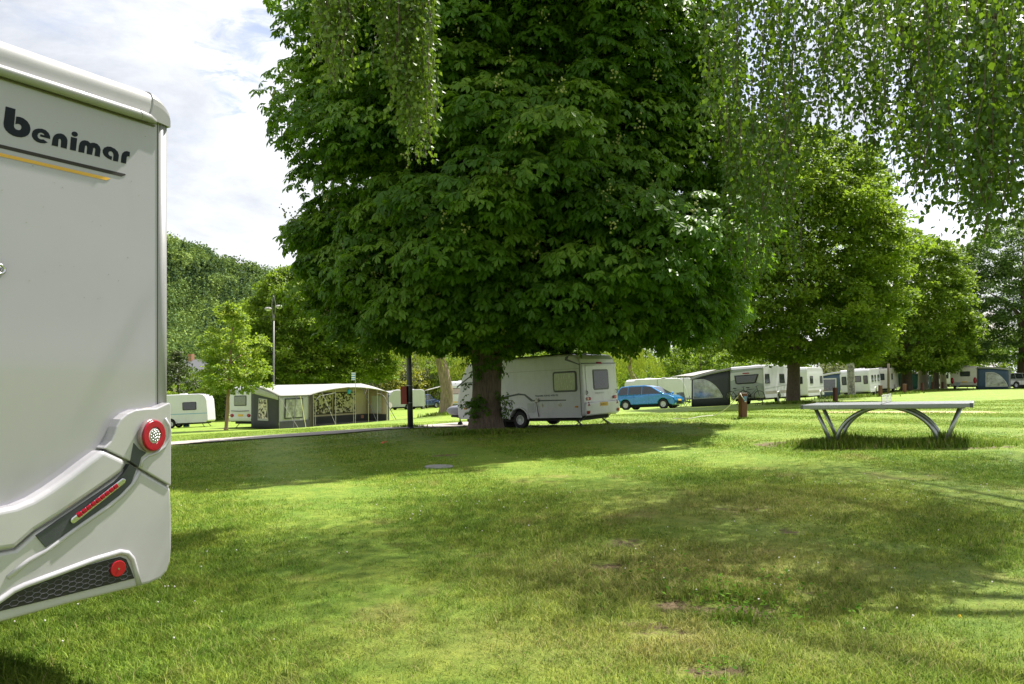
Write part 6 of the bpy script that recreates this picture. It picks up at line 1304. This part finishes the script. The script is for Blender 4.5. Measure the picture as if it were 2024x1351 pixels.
o = rp.build('rope', mat('rope_white', (.62, .6, .54), .8), None, True); tag(o, 'white cable running from the brown post down to the grass', 'cable')

def stem_post():
    x, y = X(1756, 63), 63.; t = tag(MB().tube([(x, y, zt(x, y)-.05), (x, y, zt(x, y)+2.6)], .10, 8).build('wooden_pole', MATS['bark'], None, True), 'thin brown pole in front of the cream caravan', 'pole')
stem_post()
def lamp_pole():
    x, y = X(811.5, 26.6), 26.6; t = thing('lamp_pole', 'dark grey lamp pole beside the path reaching up into the chestnut leaves', 'lamp pole', (x, y, zt(x, y)-.05), (0, R(-1.3), 0))
    M = mat('pole_dark', (.05, .055, .06), .45, metal=.3, coat=.2, var=.1)
    MB().tube([(0, 0, 0), (0, 0, 1.4), (0, 0, 3.5), (0, 0, 5.2)], [.10, .098, .08, .06], 16).build('pole', M, t, True)
    MB().tube([(0, 0, .0), (0, 0, .12)], [.13, .125], 16).build('base_collar', M, t, True)
    for z in (.95, 1.55): MB().tube([(0, 0, z), (0, 0, z+.03)], .105, 16).build('clamp', STEEL, t, True)
    MB().box(-.30, -.085, -.16, .02, .92, 1.55).build('box', mat('box_red', (.33, .045, .022), .5, var=.08), t, bevel=.008)
    MB().sphere((0, 0, 5.3), (.28, .28, .16), 8, 14).build('lamp_head', M, t, True)
lamp_pole()
def street_lamp():
    x, y = X(541, 60), 60.; t = thing('street_lamp', 'tall grey street lamp with two saucer heads and a curved tip behind the awning', 'street lamp', (x, y, zt(x, y)-.05))
    M = mat('lamp_grey', (.17, .165, .16), .45, metal=.4); top = Zr(582, 60)-zt(x, y)
    MB().tube([(0, 0, 0), (0, 0, 1), (0, 0, top-1.9)], [.085, .07, .055], 10).build('pole', M, t, True)
    MB().tube([(0, 0, top-1.95), (0, 0, top-1.5)], .085, 10).build('bracket', M, t, True)
    for s in (-1, 1):
        MB().tube([(s*.08, 0, top-1.6), (s*.15, 0, top-1.1), (s*.14, 0, top-.6), (s*.03+.0, 0, top-.15), (-.05, 0, top)], [.04, .038, .034, .03, .02], 7).build('arm', M, t, True)
        zc = top-1.02+(.12 if s > 0 else -.05); hd = MB().sphere((s*.42, 0, zc), (.30, .30, .14), 8, 16).tube([(s*.14, 0, zc+.02), (s*.42, 0, zc+.05)], .03, 6).build('lamp_head', mat('lamp_shell', (.30, .29, .28), .5), t, True)
        MB().sphere((s*.42, 0, zc-.06), (.22, .22, .10), 6, 14).build('diffuser', mat('diffuser', (.7, .7, .66), .3), hd, True)
street_lamp()
def slab():
    x, y = at(868, 923); z = zt(x, y); t = MB().prism([(.25*math.cos(a), .25*math.sin(a)) for a in [2*math.pi*k/18 for k in range(18)]], lambda p, d: (p[0], p[1], d), -.05, .022).build('manhole_cover', mat('concrete', (.27, .26, .245), .9, bump=.4, var=.12, scale=12), None, bevel=.008)
    t.location = (x, y, z); tag(t, 'round pale concrete manhole cover lying in the lawn before the chestnut', 'manhole cover')
slab()
def litter(px, py, label, m, s, n, seed, name='fallen_leaf'):
    x, y = at(px, py); rg = random.Random(seed); mb = MB()
    for _ in range(n):
        a, b = x+rg.uniform(-s, s)*1.5, y+rg.uniform(-s, s); z = zt(a, b)+rg.uniform(.03, .07); r_ = s*rg.uniform(.5, 1); ph = rg.uniform(0, 6); P = [(a+r_*(1 if k % 2 else .55)*math.cos(ph+k*.785), b+r_*(1 if k % 2 else .55)*math.sin(ph+k*.785), z+rg.uniform(-.015, .02)) for k in range(8)]
        mb.add(P+[(a, b, z+.02)], [(k, (k+1) % 8, 8) for k in range(8)])
    tag(mb.build(name, m, None, fix=False), label, 'leaf')
LO = mat('dead_leaf_orange', (.55, .16, .05), .7); LB = mat('dead_leaf_brown', (.42, .24, .10), .8)
litter(768, 878, 'orange scrap lying in the shade left of the manhole cover', LO, .09, 4, 1, 'scrap')
for i, (px, py, lb) in enumerate([(1305, 835, 'brown fallen leaf on the lawn below the blue car'), (1338, 836, 'brown fallen leaf between the blue car and the post'), (1432, 835, 'pale fallen leaf just left of the post with the rope'), (1385, 850, 'orange brown leaf at the edge of the chestnut shadow'), (1903, 1240, 'small yellow leaf in the lawn at the lower right')]):
    litter(px, py, lb, LB if i < 4 else mat('dead_leaf_yellow', (.7, .5, .03), .6), .05 if i < 4 else .012, 1, 10+i)
def bicycle():
    t = thing('bicycle', 'dark bicycle leaning against the grey caravan front, nearer the awning', 'bicycle', (0, 0, 0), None, 'bicycles carried at the grey caravan front'); r = .33
    for x in (-.52, .52):
        w = MB().torus((x, 0, r), (0, 1, 0), r, .022, 24, 6).build('wheel', TYRE, t, True); s = MB()
        for k in range(10): a = k*math.pi/5; s.tube([(x, 0, r), (x+r*math.cos(a), 0, r+r*math.sin(a))], .003, 3)
        s.build('spokes', CHROME, w)
    MB().tube([(-.52, 0, r), (-.12, 0, .3), (-.2, 0, .78), (-.52, 0, r)], .016, 6).tube([(-.12, 0, .3), (.36, 0, .78), (-.18, 0, .74)], .02, 6).tube([(.52, 0, r), (.34, 0, .95)], .018, 6).build('frame', CHASSIS, t)
    MB().tube([(.34, -.28, .98), (.36, 0, .96), (.34, .28, .98)], .013, 6).build('handlebar', CHASSIS, t); MB().sphere((-.22, 0, .86), (.13, .07, .035), 6, 10).build('saddle', CHASSIS, t, True); MB().disc((-.12, .03, .3), (0, 1, 0), 0, .09, .01, 16).build('chainring', CHASSIS, t)
    return t
b0 = bicycle(); fv = Vector((-.57, -.82, 0)); lv = Vector((.82, -.57, 0)); c0 = Vector((16.7, 50, 0))
for i, (a, d, lb) in enumerate(((-1.65, .45, None), (-.75, .55, 'dark bicycle at the grey caravan front, behind the post with the rope'))):
    b = b0 if i == 0 else copy_tree(b0); p = c0+lv*a+fv*d; b.location = (p.x, p.y, zt(p.x, p.y)+.25); b.rotation_euler = (R(6), 0, math.atan2(lv.y, lv.x)+.05*i)
    if lb: b['label'] = lb
def chair(x, y, rz, label):
    t = thing('camping_chair', label, 'chair', (x, y, zt(x, y)), (0, 0, rz)); m = mat('chair_grey', (.3, .31, .33), .7)
    MB().box(-.24, .24, -.22, .22, .42, .45).build('seat', m, t, bevel=.01); MB().quadbox((-.24, .22, .45), (.24, .22, .45), (.24, .42, 1.05), (-.24, .42, 1.05), (0, .03, 0)).build('backrest', m, t)
    for s in (-1, 1):
        MB().tube([(s*.25, -.25, 0), (s*.25, .3, .7)], .013, 6).build('leg', STEEL, t); MB().tube([(s*.25, .32, 0), (s*.25, -.25, .64)], .013, 6).build('leg', STEEL, t); MB().box(s*.25-.03, s*.25+.03, -.25, .28, .64, .67).build('armrest', m, t)
chair(X(1356, 52.6), 52.6, .6, 'grey folding chair between the blue car and the dark grey awning')
chair(X(1349, 54.5), 54.5, 2.4, 'grey folding chair under the pale canopy behind the blue car')
t = thing('windbreak', 'green and white windbreak post and cloth left of the low white tent', 'windbreak', (X(1772, 88), 88., zt(X(1772, 88), 88.)))
MB().tube([(0, 0, 0), (0, 0, 2.2)], .03, 6).tube([(.9, .2, 0), (.9, .2, 1.9)], .03, 6).build('poles', mat('pole_grey', (.45, .43, .40), .4), t); MB().box(.0, .9, .0, .03, .5, 1.9).build('cloth', mat('tent_green', (.05, .16, .14), .8), t)
